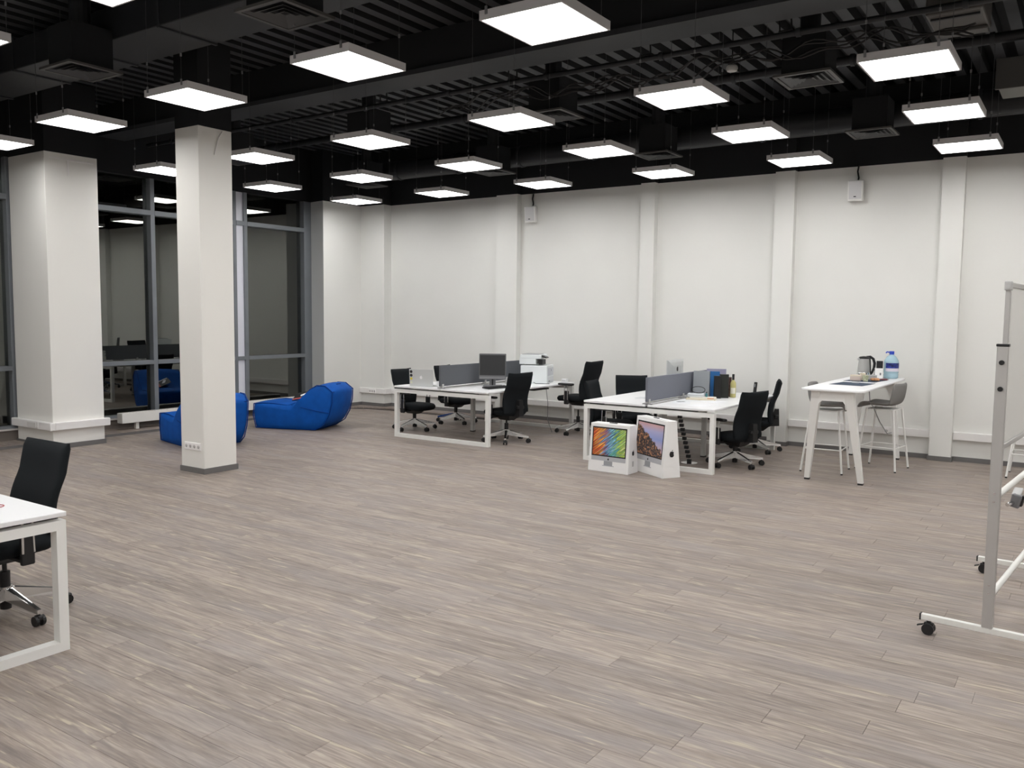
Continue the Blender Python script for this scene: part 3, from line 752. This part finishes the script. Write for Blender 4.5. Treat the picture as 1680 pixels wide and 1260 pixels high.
# ------------------------------------------------------------------ bar table and stools
bt = thing('bar_table', 'tall white bar table carrying the kettle and water bottle', 'table', (-2.24, 10.42, 0))
TW, TL, TZ = .64, 2.42, 1.02
MB().prism(rbox_poly(TW, TL, .07), .022, Matrix.Translation((0, 0, TZ - .022)), bevel=.004).build('tabletop', WHITE, bt, smooth=True, angle=50)
for sy in (-1, 1):
    ft = MB(); y = sy * (TL / 2 - .10); fy = sy * (TL / 2 - .28) if sy < 0 else sy * (TL / 2 - .12)
    y0, y1 = y, y
    for s in (-1, 1):   # splayed tapered legs
        top = [(s * .120, y - .045), (s * .212, y - .045), (s * .212, y + .035), (s * .120, y + .035)]
        bot = [(s * .252, fy - .030), (s * .305, fy - .030), (s * .305, fy + .022), (s * .252, fy + .022)]
        l = MB().hull8([(a, b, .018) for a, b in bot], [(a, b, TZ - .022) for a, b in top]); l.build('leg', WMET, bt)
        MB().box((s * .2785, fy - .004, .010), (.052, .05, .02)).build('foot', BLKP, bt)
    ap = MB(); pr_ = [(-.13, .0), (-.14, -.19), (-.132, -.135), (-.11, -.105), (.11, -.105), (.132, -.135), (.14, -.19), (.13, .0)]
    ap.prism([(x, z) for x, z in pr_], .05, Matrix.Translation((0, y + .02, TZ - .022)) @ Matrix.Rotation(R(90), 4, 'X')); ap.build('apron', WMET, bt)
MB().box((0, .05, TZ - .045), (.06, TL - .3, .04)).build('rail', WMET, bt)
def stool_proto():
    t = thing('bar_stool', 'x', 'stool', (0, 0, 0), 0, 'grey felt bar stools')     # faces +x
    H = .76; P = []
    prof = [(.225, H - .045), (.215, H - .018), (.19, H), (.08, H - .012), (-.06, H - .016), (-.14, H - .002), (-.185, H + .04), (-.205, H + .11), (-.215, H + .19), (-.222, H + .262)]
    for i, (x, z) in enumerate(prof):
        hw = .21 if i < 6 else .215 - .004 * (i - 6); row = []
        for k in range(9):
            v = -1 + 2 * k / 8; wrap = (.055 * abs(v) ** 3 if i >= 6 else 0); lift = .025 * abs(v) ** 3 if 2 <= i < 6 else 0
            row.append((x + wrap, hw * v, z + lift))
        P.append(row)
    b = MB(); b.grid(P); o = b.build('shell', FELT, t); md = o.modifiers.new('t', 'SOLIDIFY'); md.thickness = .03; md.offset = -1; subsurf(o, 2)
    for sx in (-1, 1):
        for sy in (-1, 1): MB().tube([(sx * .15, sy * .15, H - .04), (sx * .225, sy * .225, .006)], .0115, 10).build('leg', WMET, t, smooth=True); 
    for sx in (-1, 1):
        for sy in (-1, 1): MB().tube([(sx * .226, sy * .226, 0), (sx * .2245, sy * .2245, .014)], .0125, 8).build('glide', BLKP, t)
    q = .1985
    for A, B in (((-q, -q), (q, -q)), ((q, -q), (q, q)), ((q, q), (-q, q)), ((-q, q), (-q, -q))): MB().tube([(*A, .27), (*B, .27)], .007, 8).build('footrest_bar', WMET, t)
    MB().box((0, 0, H - .052), (.30, .30, .016), bevel=.004).build('seat_plate', WMET, t)
    return t
st = stool_proto(); st.location = (-2.50, 10.16, 0); st.rotation_euler = (0, 0, R(3)); st['label'] = 'grey felt bar stool on the window side of the bar table'
s2 = copy_tree(st); s2.location = (-1.99, 10.72, 0); s2.rotation_euler = (0, 0, R(172)); s2['label'] = 'grey felt bar stool on the whiteboard side of the bar table'
s3 = copy_tree(st); s3.location = (-.50, 11.15, 0); s3.rotation_euler = (0, 0, R(-90)); s3['label'] = 'bar stool hidden behind the whiteboard with one white leg showing'

# ------------------------------------------------------------------ emblem (bitten apple mark)
def apple_poly(s):
    pts = []
    for k in range(30):
        a = 2 * math.pi * k / 30; x, z = math.cos(a), math.sin(a)
        r = .5 * (1 - .06 * math.cos(2 * a)); px, pz = r * x * .95, r * z
        if abs(a - math.pi / 2) < .5: pz -= .07 * math.cos((a - math.pi / 2) * math.pi)
        if abs(a - 3 * math.pi / 2) < .35: pz += .04 * math.cos((a - 3 * math.pi / 2) * 4)
        bx, bz = .56, .08; d = math.hypot(px - bx, pz - bz)
        if d < .22: px = bx + (px - bx) / d * .22 if px < bx else bx - .2; 
        px = min(px, bx - math.sqrt(max(0, .22 ** 2 - (pz - bz) ** 2))) if abs(pz - bz) < .22 else px
        pts.append((px * s, pz * s))
    return pts
def emblem(parent, s, mt, m=INKB):
    e = MB(); e.prism(apple_poly(s), .0012, mt)
    leaf = [(.0, .50), (.03, .62), (.12, .72), (.20, .74), (.18, .62), (.10, .53)]
    e.prism([(a * s, b * s) for a, b in leaf], .0012, mt); return e.build('emblem', m, parent)
# local frame for a face: X right, Y up, Z out
def face_mt(origin, right, upv):
    r = Vector(right).normalized(); u = Vector(upv).normalized(); n = r.cross(u)
    m = Matrix((r, u, n)).transposed().to_4x4(); m.translation = origin; return m

# ------------------------------------------------------------------ computer boxes on the floor
def pc_box(label, corner, ang, Wd, H, db, dt, pic, sc):
    t = thing('computer_box', label, 'box', (*corner, 0), ang, 'white computer boxes')   # corner = front right bottom; local x to the left is negative
    lean = (db - dt) / 2
    bot = [(-Wd, 0, 0), (0, 0, 0), (0, db, 0), (-Wd, db, 0)]; top = [(-Wd + .01, lean, H), (-.01, lean, H), (-.01, lean + dt, H), (-Wd + .01, lean + dt, H)]
    o = MB().hull8(bot, top); bmesh.ops.bevel(o.bm, geom=o.bm.edges[:], offset=.004, segments=2, affect='EDGES', profile=.5); o.build('carton', CARD, t)
    upf = Vector((0, lean, H)); 
    def panel(name, x0, x1, z0, z1, m, off=.0005, th=.001):
        y = lambda z: lean * z / H
        q0 = [(x0, y(z0) - off, z0), (x1, y(z0) - off, z0), (x1, y(z1) - off, z1), (x0, y(z1) - off, z1)]
        q1 = [(a, b - th, c) for a, b, c in q0]
        return MB().hull8(q0, q1).build(name, m, t)
    mx = Wd * .075; zs0, zs1 = H * .32, H * .93
    panel('printed_monitor', -Wd + mx, -mx, zs0 - .0, zs1, INKB)
    o = panel('printed_picture', -Wd + mx + .014, -mx - .014, zs0 + .014, zs1 - .016, pic, .0016)
    c = panel('printed_chin', -Wd + mx, -mx, zs0 - H * .09, zs0, SILP)
    panel('printed_stand', -Wd * .5 - .055, -Wd * .5 + .055, zs0 - H * .18, zs0 - H * .09, mat('stand_print', (.33, .34, .36), .5))
    panel('printed_base', -Wd * .5 - .075, -Wd * .5 + .075, zs0 - H * .195, zs0 - H * .18, SILP)
    z = zs0 - H * .045; emblem(t, .022, face_mt((-Wd * .5, lean * z / H - .0018, z - .004), (1, 0, 0), (0, lean, H)))
    z = H * .42; emblem(t, sc, face_mt((-.01 * z / H + .0012, db * .5, z), (0, 1, 0), (-.01, 0, H)))
    MB().box((-Wd / 2, lean + dt / 2, H + .004), (.10, .018, .008), bevel=.003).build('carry_handle', BLKP, t)
    MB().box((-Wd / 2, lean + dt * .25, H + .0005), (Wd * .9, .006, .001)).build('tape_seam', INKB if H > .6 else SILP, t)
    if H < .6: MB().b2(.0, .0012, db * .4, db * .55, .08, .14).build('printed_label', LGREY, t)
    return t
pc_box('smaller white computer box printed with colourful streaks', (-4.195, 8.47), R(-2), .52, .545, .235, .15, PIC1, .052)
pc_box('larger white computer box printed with a mountain picture', (-3.795, 8.50), R(-32), .63, .625, .235, .125, PIC2, .066)

# ------------------------------------------------------------------ things on the desk with the printer
Z1 = .735
def laptop(label, loc, ang, Wd, lidh, stick):
    t = thing('laptop', label, 'laptop', loc, ang)        # hinge along local x at y=0, keyboard towards +y, lid back faces -y
    MB().box((0, .12, .007), (Wd, .24, .012), bevel=.004).build('base', SILV, t)
    MB().box((0, .11, .0135), (Wd - .05, .10, .001)).build('keyboard', BLKP, t)
    tl = R(4); l = MB().box((0, -.004, .012 + lidh / 2), (Wd, .007, lidh), bevel=.003, rx=tl).build('lid', SILV, t)
    MB().box((0, .0005, .012 + lidh / 2), (Wd - .02, .0015, lidh - .02), rx=tl).build('screen', MONS, t)
    f = lambda x, z: face_mt((x, -.0085 - (z - lidh / 2) * math.sin(tl), .012 + z), (1, 0, 0), (0, math.sin(tl) * -1, 1))
    emblem(t, .045, f(.0, lidh * .5), mat('white_emblem', (.9, .9, .92), .3))
    if stick:
        for z, c, r in ((.84, (.015, .015, .018), .021), (.62, (.02, .02, .03), .021), (.42, (.75, .62, .06), .018), (.20, (.72, .75, .60), .018)):
            MB().prism([(r * math.cos(a), r * math.sin(a)) for a in [2 * math.pi * k / 14 for k in range(14)]], .001, f(-Wd / 2 + .03, lidh * z)).build('sticker', mat('sticker%d' % int(z * 100), c, .4), t)
    return t
laptop('silver laptop with a column of round stickers on its lid', (-7.815, 9.20, Z1), R(17), .36, .235, True)
mo = thing('monitor', 'dark square monitor on the printer desk', 'monitor', (-7.10, 9.93, Z1), R(-58))    # screen faces local +x
MB().box((0, 0, .008), (.20, .26, .014), bevel=.004).build('base', GREYP, mo)
MB().box((-.02, 0, .12), (.035, .09, .22), bevel=.006).build('neck', GREYP, mo); MB().box((.0, .0, .10), (.008, .02, .18)).build('neck_slot', BLKP, mo)
MB().box((.005, 0, .285), (.045, .385, .365), bevel=.006, ry=R(-6)).build('housing', mat('monitor_case', (.11, .11, .115), .5), mo)
MB().box((.0262, 0, .304), (.003, .362, .290), ry=R(-6)).build('screen', MONS, mo)
MB().box((.044, 0, .125), (.003, .372, .032), ry=R(-6)).build('chin', GREYP, mo)
kb = thing('keyboard', 'black keyboard lying before the monitor', 'keyboard', (-6.85, 9.68, Z1 + .004), R(80))
MB().box((0, 0, .010), (.43, .14, .018), bevel=.004, rx=R(3)).build('body', BLKP, kb)
k_ = MB()
for r in range(4):
    for c in range(13): k_.box((-.19 + c * .0315, -.05 + r * .030, .0205 + r * .0012), (.026, .024, .004))
kk = k_.build('key_field', BLKM, kb); kk['kind'] = 'stuff'
pn = thing('pen_holder', 'two small clear tumblers behind the monitor foot', 'tumbler', (-7.18, 10.42, Z1))
del_ = [MB().lathe([(.028, 0), (.034, .10), (.030, .10), (.025, .006)], (0, 0, 0), 14).build('cup', LGREY, pn, smooth=True)]
pn['label'] = 'small grey tumbler behind the monitor foot'
pn2 = copy_tree(pn); pn2.location = (-7.05, 10.52, Z1); pn2['label'] = 'second small grey tumbler, nearer the printer'
pn['group'] = pn2['group'] = 'tumblers by the monitor'
pr = thing('printer', 'white multifunction laser printer on the bench desk', 'printer', (-6.98, 10.93, Z1), R(18))   # front faces local +x
body = MB().box((.0, 0, .135), (.42, .40, .27), bevel=.012).build('body', PRNT, pr)
MB().box((-.10, 0, .335), (.26, .40, .10), bevel=.01).build('rear_tower', PRNT, pr)
MB().box((-.055, 0, .400), (.33, .41, .058), bevel=.012).build('scanner', PRNT, pr)
MB().box((-.07, .0, .432), (.26, .30, .012), bevel=.004).build('feeder_lid', mat('feeder_grey', (.33, .34, .35), .5), pr)
MB().box((.09, -.05, .32), (.06, .20, .075)).build('output_slot', BLKP, pr)
MB().box((.135, -.09, .405), (.10, .15, .016), ry=R(22), bevel=.003).build('control_panel', BLKP, pr)
MB().box((.14, -.09, .414), (.05, .075, .004), ry=R(22)).build('display', mat('panel_display', (.25, .26, .28), .3), pr)
MB().box((.2115, 0, .055), (.006, .36, .08), bevel=.002).build('paper_tray', mat('tray_white', (.66, .68, .70), .45), pr)
MB().box((.2155, -.10, .035), (.004, .06, .012)).build('tray_grip', BLKP, pr)
MB().box((.2115, .0, .175), (.004, .34, .12), bevel=.002).build('front_panel', mat('front_grey', (.58, .60, .64), .45), pr)
MB().box((.2140, .03, .195), (.002, .018, .03)).build('emblem', GREYP, pr)
MB().tube([(.0, -.21, .02), (.05, -.27, .004), (.16, -.26, .004), (.25, -.22, .004)], .004, 5).build('cable', BLKP, pr, smooth=True)
rt_ = thing('router', 'small white box at the far end of the printer desk', 'router', (-6.66, 11.22, Z1))
MB().box((0, 0, .030), (.09, .06, .056), bevel=.006).build('body', WHITE, rt_); MB().box((0, -.031, .028), (.06, .002, .012)).build('port_strip', LGREY, rt_)
ad = thing('power_adapter', 'white power adapter standing beside the sticker laptop', 'adapter', (-7.60, 9.33, Z1))
MB().box((0, 0, .04), (.055, .05, .08), bevel=.008).build('body', WHITE, ad); MB().tube([(.0, -.026, .01), (.04, -.06, .004), (.10, -.05, .004)], .003, 5).build('cable', WHITE, ad)
tr = thing('desk_tray', 'black cable tray under the printer desk edge with a cable to the floor', 'cable tray', (-6.70, 10.55, .0))
MB().box((0, 0, .675), (.10, .40, .02), bevel=.004).build('tray', BLKP, tr); MB().tube([(.03, .15, .67), (.05, .17, .45), (.03, .2, .2), (.05, .3, .006)], .005, 5).build('cable', GREYP, tr, smooth=True)

# ------------------------------------------------------------------ things on the desk with the bottle
im = thing('computer', 'silver all-in-one computer seen from behind over the divider', 'computer', (-4.60, 10.62, Z1), R(180))   # screen faces local +x
MB().box((0, 0, .004), (.18, .20, .008), bevel=.003).build('foot', SILV, im)
MB().box((-.035, 0, .09), (.010, .16, .17), bevel=.003, ry=R(8)).build('stand', SILV, im)
P = []
h = MB().box((0, 0, .285), (.018, .528, .345), bevel=.006).build('housing', SILV, im)
h2 = MB(); P = [[(-.009 - d, .264 * s * a, .285 + .172 * s * b) for a, b in ((-1, -1), (1, -1), (1, 1), (-1, 1))] for d, s in ((0, .97), (.018, .8), (.028, .5))]
V = h2.grid(P, True); h2.bm.faces.new(V[-1]); h2.build('back_bulge', SILV, im)
MB().box((.0098, 0, .305), (.002, .50, .29)).build('screen', MONS, im)
emblem(im, .06, face_mt((-.0375, 0, .33), (0, -1, 0), (0, 0, 1)))
def bag(label, loc, ang, w, d, h, m, handle=True, pinch=.4, group='shopping bags on the bench desk'):
    t = thing('shopping_bag', label, 'bag', loc, ang, group)
    b = MB(); k = pinch
    b.hull8([(-w / 2, -d / 2, 0), (w / 2, -d / 2, 0), (w / 2, d / 2, 0), (-w / 2, d / 2, 0)], [(-w / 2, -d / 2 * k, h), (w / 2, -d / 2 * k, h), (w / 2, d / 2 * k, h), (-w / 2, d / 2 * k, h)])
    b.build('body', m, t)
    for s in (-1, 1):
        MB().hull8([(s * (w / 2), -d / 2, .01), (s * (w / 2), d / 2, .01), (s * (w / 2 - .012), 0, .01), (s * (w / 2 - .012), 0, .02)], [(s * (w / 2), -d / 2 * k, h), (s * (w / 2), d / 2 * k, h), (s * (w / 2 - .012), .002, h), (s * (w / 2 - .012), -.002, h)]).build('gusset', m, t)
    if handle: MB().tube([(-w * .2, -d / 2 * k, h - .02), (-w * .15, -d / 2 * k - .004, h + .035), (w * .15, -d / 2 * k - .004, h + .035), (w * .2, -d / 2 * k, h - .02)], .0035, 5).build('handle', m, t)
    return t
bag('silver grey paper bag leaning by the divider', (-4.124, 10.385, Z1), R(12), .205, .09, .335, mat('silver_grey_paper', (.27, .29, .31), .5), False)
bag('bright blue paper bag between the silver and the black bag', (-4.085, 10.56, Z1), R(19), .25, .09, .325, mat('bright_blue_paper', (.015, .13, .36), .5), False)
bag('lilac paper bag standing behind the blue one', (-4.085, 10.79, Z1), R(20), .25, .08, .345, mat('lilac_paper', (.30, .29, .40), .5), False)
bag('black glossy bag next to the blue bag', (-3.905, 10.36, Z1), R(28), .085, .08, .285, mat('black_glossy_paper', (.008, .008, .009), .35), False, .5)
bag('black bag with a greenish sheen beside the brown gift box', (-3.862, 10.48, Z1), R(25), .11, .085, .30, mat('black_green_paper', (.014, .016, .013), .5), False, .8)
gb = thing('gift_box', 'tall patterned brown bottle box beside the wine bottle', 'box', (-3.885, 10.69, Z1), R(20))
MB().box((0, 0, .12), (.085, .085, .24), bevel=.003).build('carton', mat('brown_pattern', (.085, .042, .036), .5, noise=.7, nscale=55), gb); MB().box((0, 0, .246), (.088, .088, .012), bevel=.003).build('lid', mat('brown_lid', (.09, .05, .045), .5), gb)
wbt = thing('wine_bottle', 'pale yellow wine bottle with dark capsule on the bench desk', 'bottle', (-3.786, 10.60, Z1))
MB().lathe([(.030, .0), (.037, .006), (.037, .165), (.034, .19), (.018, .215), (.0145, .225), (.0145, .24)], n=20).build('glass_body', WINE, wbt, smooth=True)
MB().lathe([(.0155, .225), (.0155, .295), (.014, .30)], n=16).build('capsule', INKB, wbt, smooth=True)
lb = MB(); P = [[(.0376 * math.cos(R(a)), .0376 * math.sin(R(a)), z) for a in range(-120, -19, 10)] for z in (.05, .125)]; lb.grid(P); lb.build('paper_label', mat('bottle_label', (.78, .76, .66), .6), wbt)
ph = thing('cordless_phone', 'black cordless phone upright in its cradle', 'phone', (-3.70, 11.19, Z1), R(-20))
MB().box((0, 0, .014), (.085, .075, .028), bevel=.008).build('cradle', BLKP, ph); MB().box((0, .012, .092), (.046, .022, .15), bevel=.008, rx=R(-8)).build('handset', BLKP, ph); MB().box((0, -.003, .12), (.03, .002, .04), rx=R(-8)).build('display', GREYP, ph)
pk = thing('paper_stack', 'cream stack of catalogues in front of the bags', 'papers', (-3.995, 10.06, Z1), R(16))
MB().box((0, 0, .009), (.36, .20, .017), bevel=.002).build('catalogue', CREAMP, pk); MB().box((.02, .005, .025), (.32, .18, .013), rz=.06, bevel=.002).build('catalogue', mat('white_catalogue', (.78, .75, .68), .6), pk)
MB().box((.12, -.086, .025), (.08, .003, .010), rz=.06).build('spine_print', mat('orange_print', (.65, .25, .12), .6), pk)
wx = thing('white_case', 'flat white case lying on the cream catalogues', 'case', (-4.075, 10.09, Z1 + .0325), R(14))
MB().box((0, 0, .02), (.20, .12, .038), bevel=.006).build('body', mat('case_white', (.70, .74, .78), .4), wx); MB().box((0, -.0605, .02), (.19, .001, .004)).build('seam', GREYP, wx)
gl = thing('cable_loop', 'black looped cable resting on the white case', 'cable', (-4.055, 10.10, Z1 + .071), R(15))
MB().tube([(.085 * math.cos(a), .01 * math.sin(2 * a), .045 + .040 * math.sin(a)) for a in [2 * math.pi * k / 24 for k in range(24)]], .0045, 6, closed=True).build('cord', BLKP, gl, smooth=True)
tb = thing('small_bottle', 'tiny teal bottle beside the white case', 'bottle', (-3.955, 10.13, Z1 + .0315))
MB().lathe([(.014, 0), (.015, .03), (.007, .04), (.007, .05)], n=12).build('glass_body', mat('teal_glass', (.06, .20, .22), .2), tb, smooth=True); MB().lathe([(.008, .05), (.008, .062)], n=10).build('cap', BLKP, tb)
def sheet(label, x, y, a, w=.21, h=.297, m=PAPER):
    t = thing('paper_sheet', label, 'paper', (x, y, Z1), R(a), 'loose papers on the bench desk')
    MB().box((0, 0, .0008), (w, h, .0014)).build('sheet', m, t); return t
s_ = sheet('white sheet with a dark grey print near the divider', -4.06, 9.60, 20); MB().box((-.01, .04, .0018), (.10, .06, .0006), rz=.5).build('print', mat('dark_print', (.12, .14, .17), .6), s_)
sheet('white sheet alone at the desk corner by the mid chair', -3.72, 9.42, -15)
sheet('white sheet lying crosswise near the chair back', -3.80, 9.92, 70)
sheet('white sheet by the divider foot near the catalogues', -4.08, 9.88, 40)
lm = thing('mouse_pad', 'pale pad on the chair side of the blue grey divider', 'pad', (-4.62, 9.75, Z1), 0)
MB().box((0, 0, .003), (.20, .18, .005), bevel=.002).build('pad', mat('pale_pad', (.70, .72, .74), .6), lm)
ms = thing('mouse', 'white computer mouse on the pale pad', 'mouse', (-4.62, 9.76, Z1 + .0055)); MB().lathe([(.025, .0), (.032, .006), (.03, .016), (.015, .026)], n=14).build('shell', WHITE, ms, smooth=True)
gc = thing('cable_coil', 'thin white cable coil beyond the wine bottle', 'cable', (-3.72, 10.92, Z1 + .004))
MB().tube([(.06 * math.cos(a), .06 * math.sin(a), .002 * math.sin(3 * a)) for a in [2 * math.pi * k / 20 for k in range(20)]], .003, 5, closed=True).build('cord', LGREY, gc)
cs = thing('cable_spine', 'black jointed cable spine standing under the bench desk', 'cable spine', (-3.95, 9.62, 0))
MB().lathe([(.10, 0), (.10, .008), (.02, .014)], n=18).build('foot_plate', CHROME, cs, smooth=True)
for k in range(13): MB().box((-.16 * math.sin(k / 12 * 1.4), .05 * math.sin(k / 12 * 3), .03 + k * .052), (.05, .04, .040), bevel=.006).build('link', BLKP, cs)
rc = thing('cable_ring', 'thin reddish cable ring on the white desk near the camera', 'cable', (-4.71, 2.12, Z1 + .003))
MB().tube([(.035 * math.cos(a), .035 * math.sin(a), 0) for a in [2 * math.pi * k / 20 for k in range(20)]], .0025, 5, closed=True).build('cord', mat('red_cord', (.40, .08, .08), .5), rc)

# ------------------------------------------------------------------ things on the bar table
Z2 = TZ
kt = thing('kettle', 'glass kettle with a black handle on the bar table', 'kettle', (-2.385, 11.42, Z2), R(34))   # handle towards local +x
MB().lathe([(.078, 0), (.082, .012), (.078, .06), (.076, .065)], n=24).build('steel_base', CHROME, kt, smooth=True)
MB().lathe([(.075, .066), (.062, .235), (.058, .236), (.070, .070)], n=24).build('glass_body', mat('kettle_glass', (.86, .86, .84), .10, trans=.6, ior=1.1), kt, smooth=True)
MB().lathe([(.064, .236), (.066, .252), (.05, .262), (.015, .268)], n=24).build('lid', BLKP, kt, smooth=True)
MB().box((-.068, 0, .232), (.035, .03, .03), bevel=.008).build('spout', LGREY, kt)
MB().tube([(.03, 0, .262), (.075, 0, .262), (.115, 0, .235), (.135, 0, .18), (.130, 0, .12), (.105, 0, .06), (.085, 0, .03)], [.010, .016, .017, .017, .016, .014, .010], 10).build('handle', BLKP, kt, smooth=True)
MB().tube([(.066, 0, .25), (.073, 0, .15), (.080, 0, .04)], .016, 8).build('handle_spine', BLKP, kt, smooth=True)
wt = thing('water_bottle', 'large blue tinted water bottle with a blue cap', 'bottle', (-2.07, 11.46, Z2))
MB().lathe([(.070, 0), (.085, .008), (.087, .05), (.083, .06), (.087, .075), (.087, .20), (.082, .225), (.055, .27), (.028, .292), (.024, .305)], n=24).build('body', PET, wt, smooth=True)
MB().lathe([(.029, .300), (.029, .335), (.025, .34)], n=18).build('cap', mat('blue_cap', (.02, .06, .50), .4), wt, smooth=True)
MB().tube([(-.02, 0, .325), (-.055, -.01, .33), (-.065, -.015, .315)], .009, 6).build('carry_tab', mat('blue_cap', (.02, .06, .50), .4), wt)
lb = MB(); P = [[(.0885 * math.cos(R(a)), .0885 * math.sin(R(a)), z) for a in range(-125, 16, 10)] for z in (.13, .195)]; lb.grid(P); lb.build('label_band', mat('water_label', (.02, .035, .22), .5, noise=.8, nscale=30), wt)
lb = MB(); P = [[(.0885 * math.cos(R(a)), .0885 * math.sin(R(a)), z) for a in range(-125, 16, 10)] for z in (.09, .128)]; lb.grid(P); lb.build('label_band', mat('water_label_pale', (.70, .66, .76), .5), wt)
cx = thing('coffee_box', 'narrow white carton with a black top beside the water bottle', 'box', (-2.185, 11.30, Z2), R(14))
MB().box((0, 0, .065), (.09, .09, .13), bevel=.003).build('carton', CARD, cx); MB().box((0.01, .01, .175), (.072, .072, .09), bevel=.003).build('top_pack', INKB, cx)
MB().box((-.0455, 0, .065), (.001, .088, .128)).build('side_print', INKB, cx); MB().box((.02, -.0455, .06), (.018, .001, .03)).build('printed_mark', GREYP, cx)
def placemat(label, y, a):
    t = thing('placemat', label, 'placemat', (-2.235, y, Z2), R(a), 'navy placemats'); MB().box((0, 0, .0015), (.36, .46, .003)).build('mat', MAT_, t)
placemat('navy placemat with only a small white card on it', 10.16, -6)
placemat('navy placemat covered by cups and snacks', 10.82, -6)
def item(name, label, cat, x, y, z, parts, a=0):
    t = thing(name, label, cat, (x, y, z), R(a))
    for n_, mb, m in parts: mb.build(n_, m, t, smooth=False)
zc = Z2 + .003
item('card_pack', 'small white card with a dark stripe on the placemat', 'card', -2.24, 10.34, zc, [('card', MB().box((0, 0, .008), (.07, .045, .015)), CARD), ('stripe', MB().box((0, .012, .019), (.07, .02, .006)), INKB)])
item('snack_box', 'pale pink snack box on the navy placemat', 'box', -2.325, 10.72, zc, [('carton', MB().box((0, 0, .035), (.12, .08, .07), bevel=.004), mat('pale_pink_card', (.62, .52, .47), .6)), ('lid_edge', MB().box((0, -.041, .06), (.12, .002, .012)), CREAMP)], 8)
item('cup', 'pale green patterned cup beside the snack box', 'cup', -2.20, 10.66, zc, [('bowl', MB().lathe([(.026, 0), (.034, .07), (.030, .07), (.024, .006)], n=14), mat('pale_green_cup', (.48, .50, .34), .5, noise=.5, nscale=60))])
item('cup', 'cream paper cup behind the green one', 'cup', -2.27, 10.84, zc, [('bowl', MB().lathe([(.026, 0), (.034, .085), (.030, .085), (.024, .006)], n=14), CREAMP)])
item('glass_tray', 'clear plastic tray behind the cups', 'tray', -2.22, 11.0, zc, [('shell', MB().box((0, 0, .025), (.15, .11, .045), bevel=.006), mat('clear_tray', (.60, .60, .60), .2, trans=.2)), ('lid', MB().box((0, 0, .052), (.16, .12, .008), bevel=.003), LGREY)], 10)
item('snack_bag', 'orange brown snack bag on the placemat', 'snack', -2.12, 10.78, zc, [('pouch', MB().box((0, 0, .02), (.10, .07, .035), bevel=.015), mat('orange_foil', (.50, .25, .12), .35, noise=.5, nscale=30)), ('seal', MB().box((.055, 0, .02), (.015, .06, .006)), mat('brown_foil', (.12, .06, .04), .4))], 20)
item('chocolate_pack', 'flat dark red chocolate pack near the water bottle', 'snack', -2.105, 11.02, zc, [('wrapper', MB().box((0, 0, .008), (.16, .08, .014), bevel=.003), mat('dark_red_wrapper', (.16, .03, .04), .45)), ('seal', MB().box((.085, 0, .008), (.012, .075, .005)), INKB)], 12)
kc = thing('hanging_cable', 'black power cord hanging from the bar table to the wall', 'cable', (-2.0, 10.2, 0))
MB().tube([(.02, -.4, .99), (.025, -.36, .85), (.01, -.1, .78), (-.03, .5, .55), (-.05, 1.1, .34), (-.05, 1.56, .32)], .005, 6).build('cord', GREYP, kc, smooth=True)
sockets('single white socket on the trunking behind the bar stools', (-2.15, YW - D - .0005, .318), 0, 1)
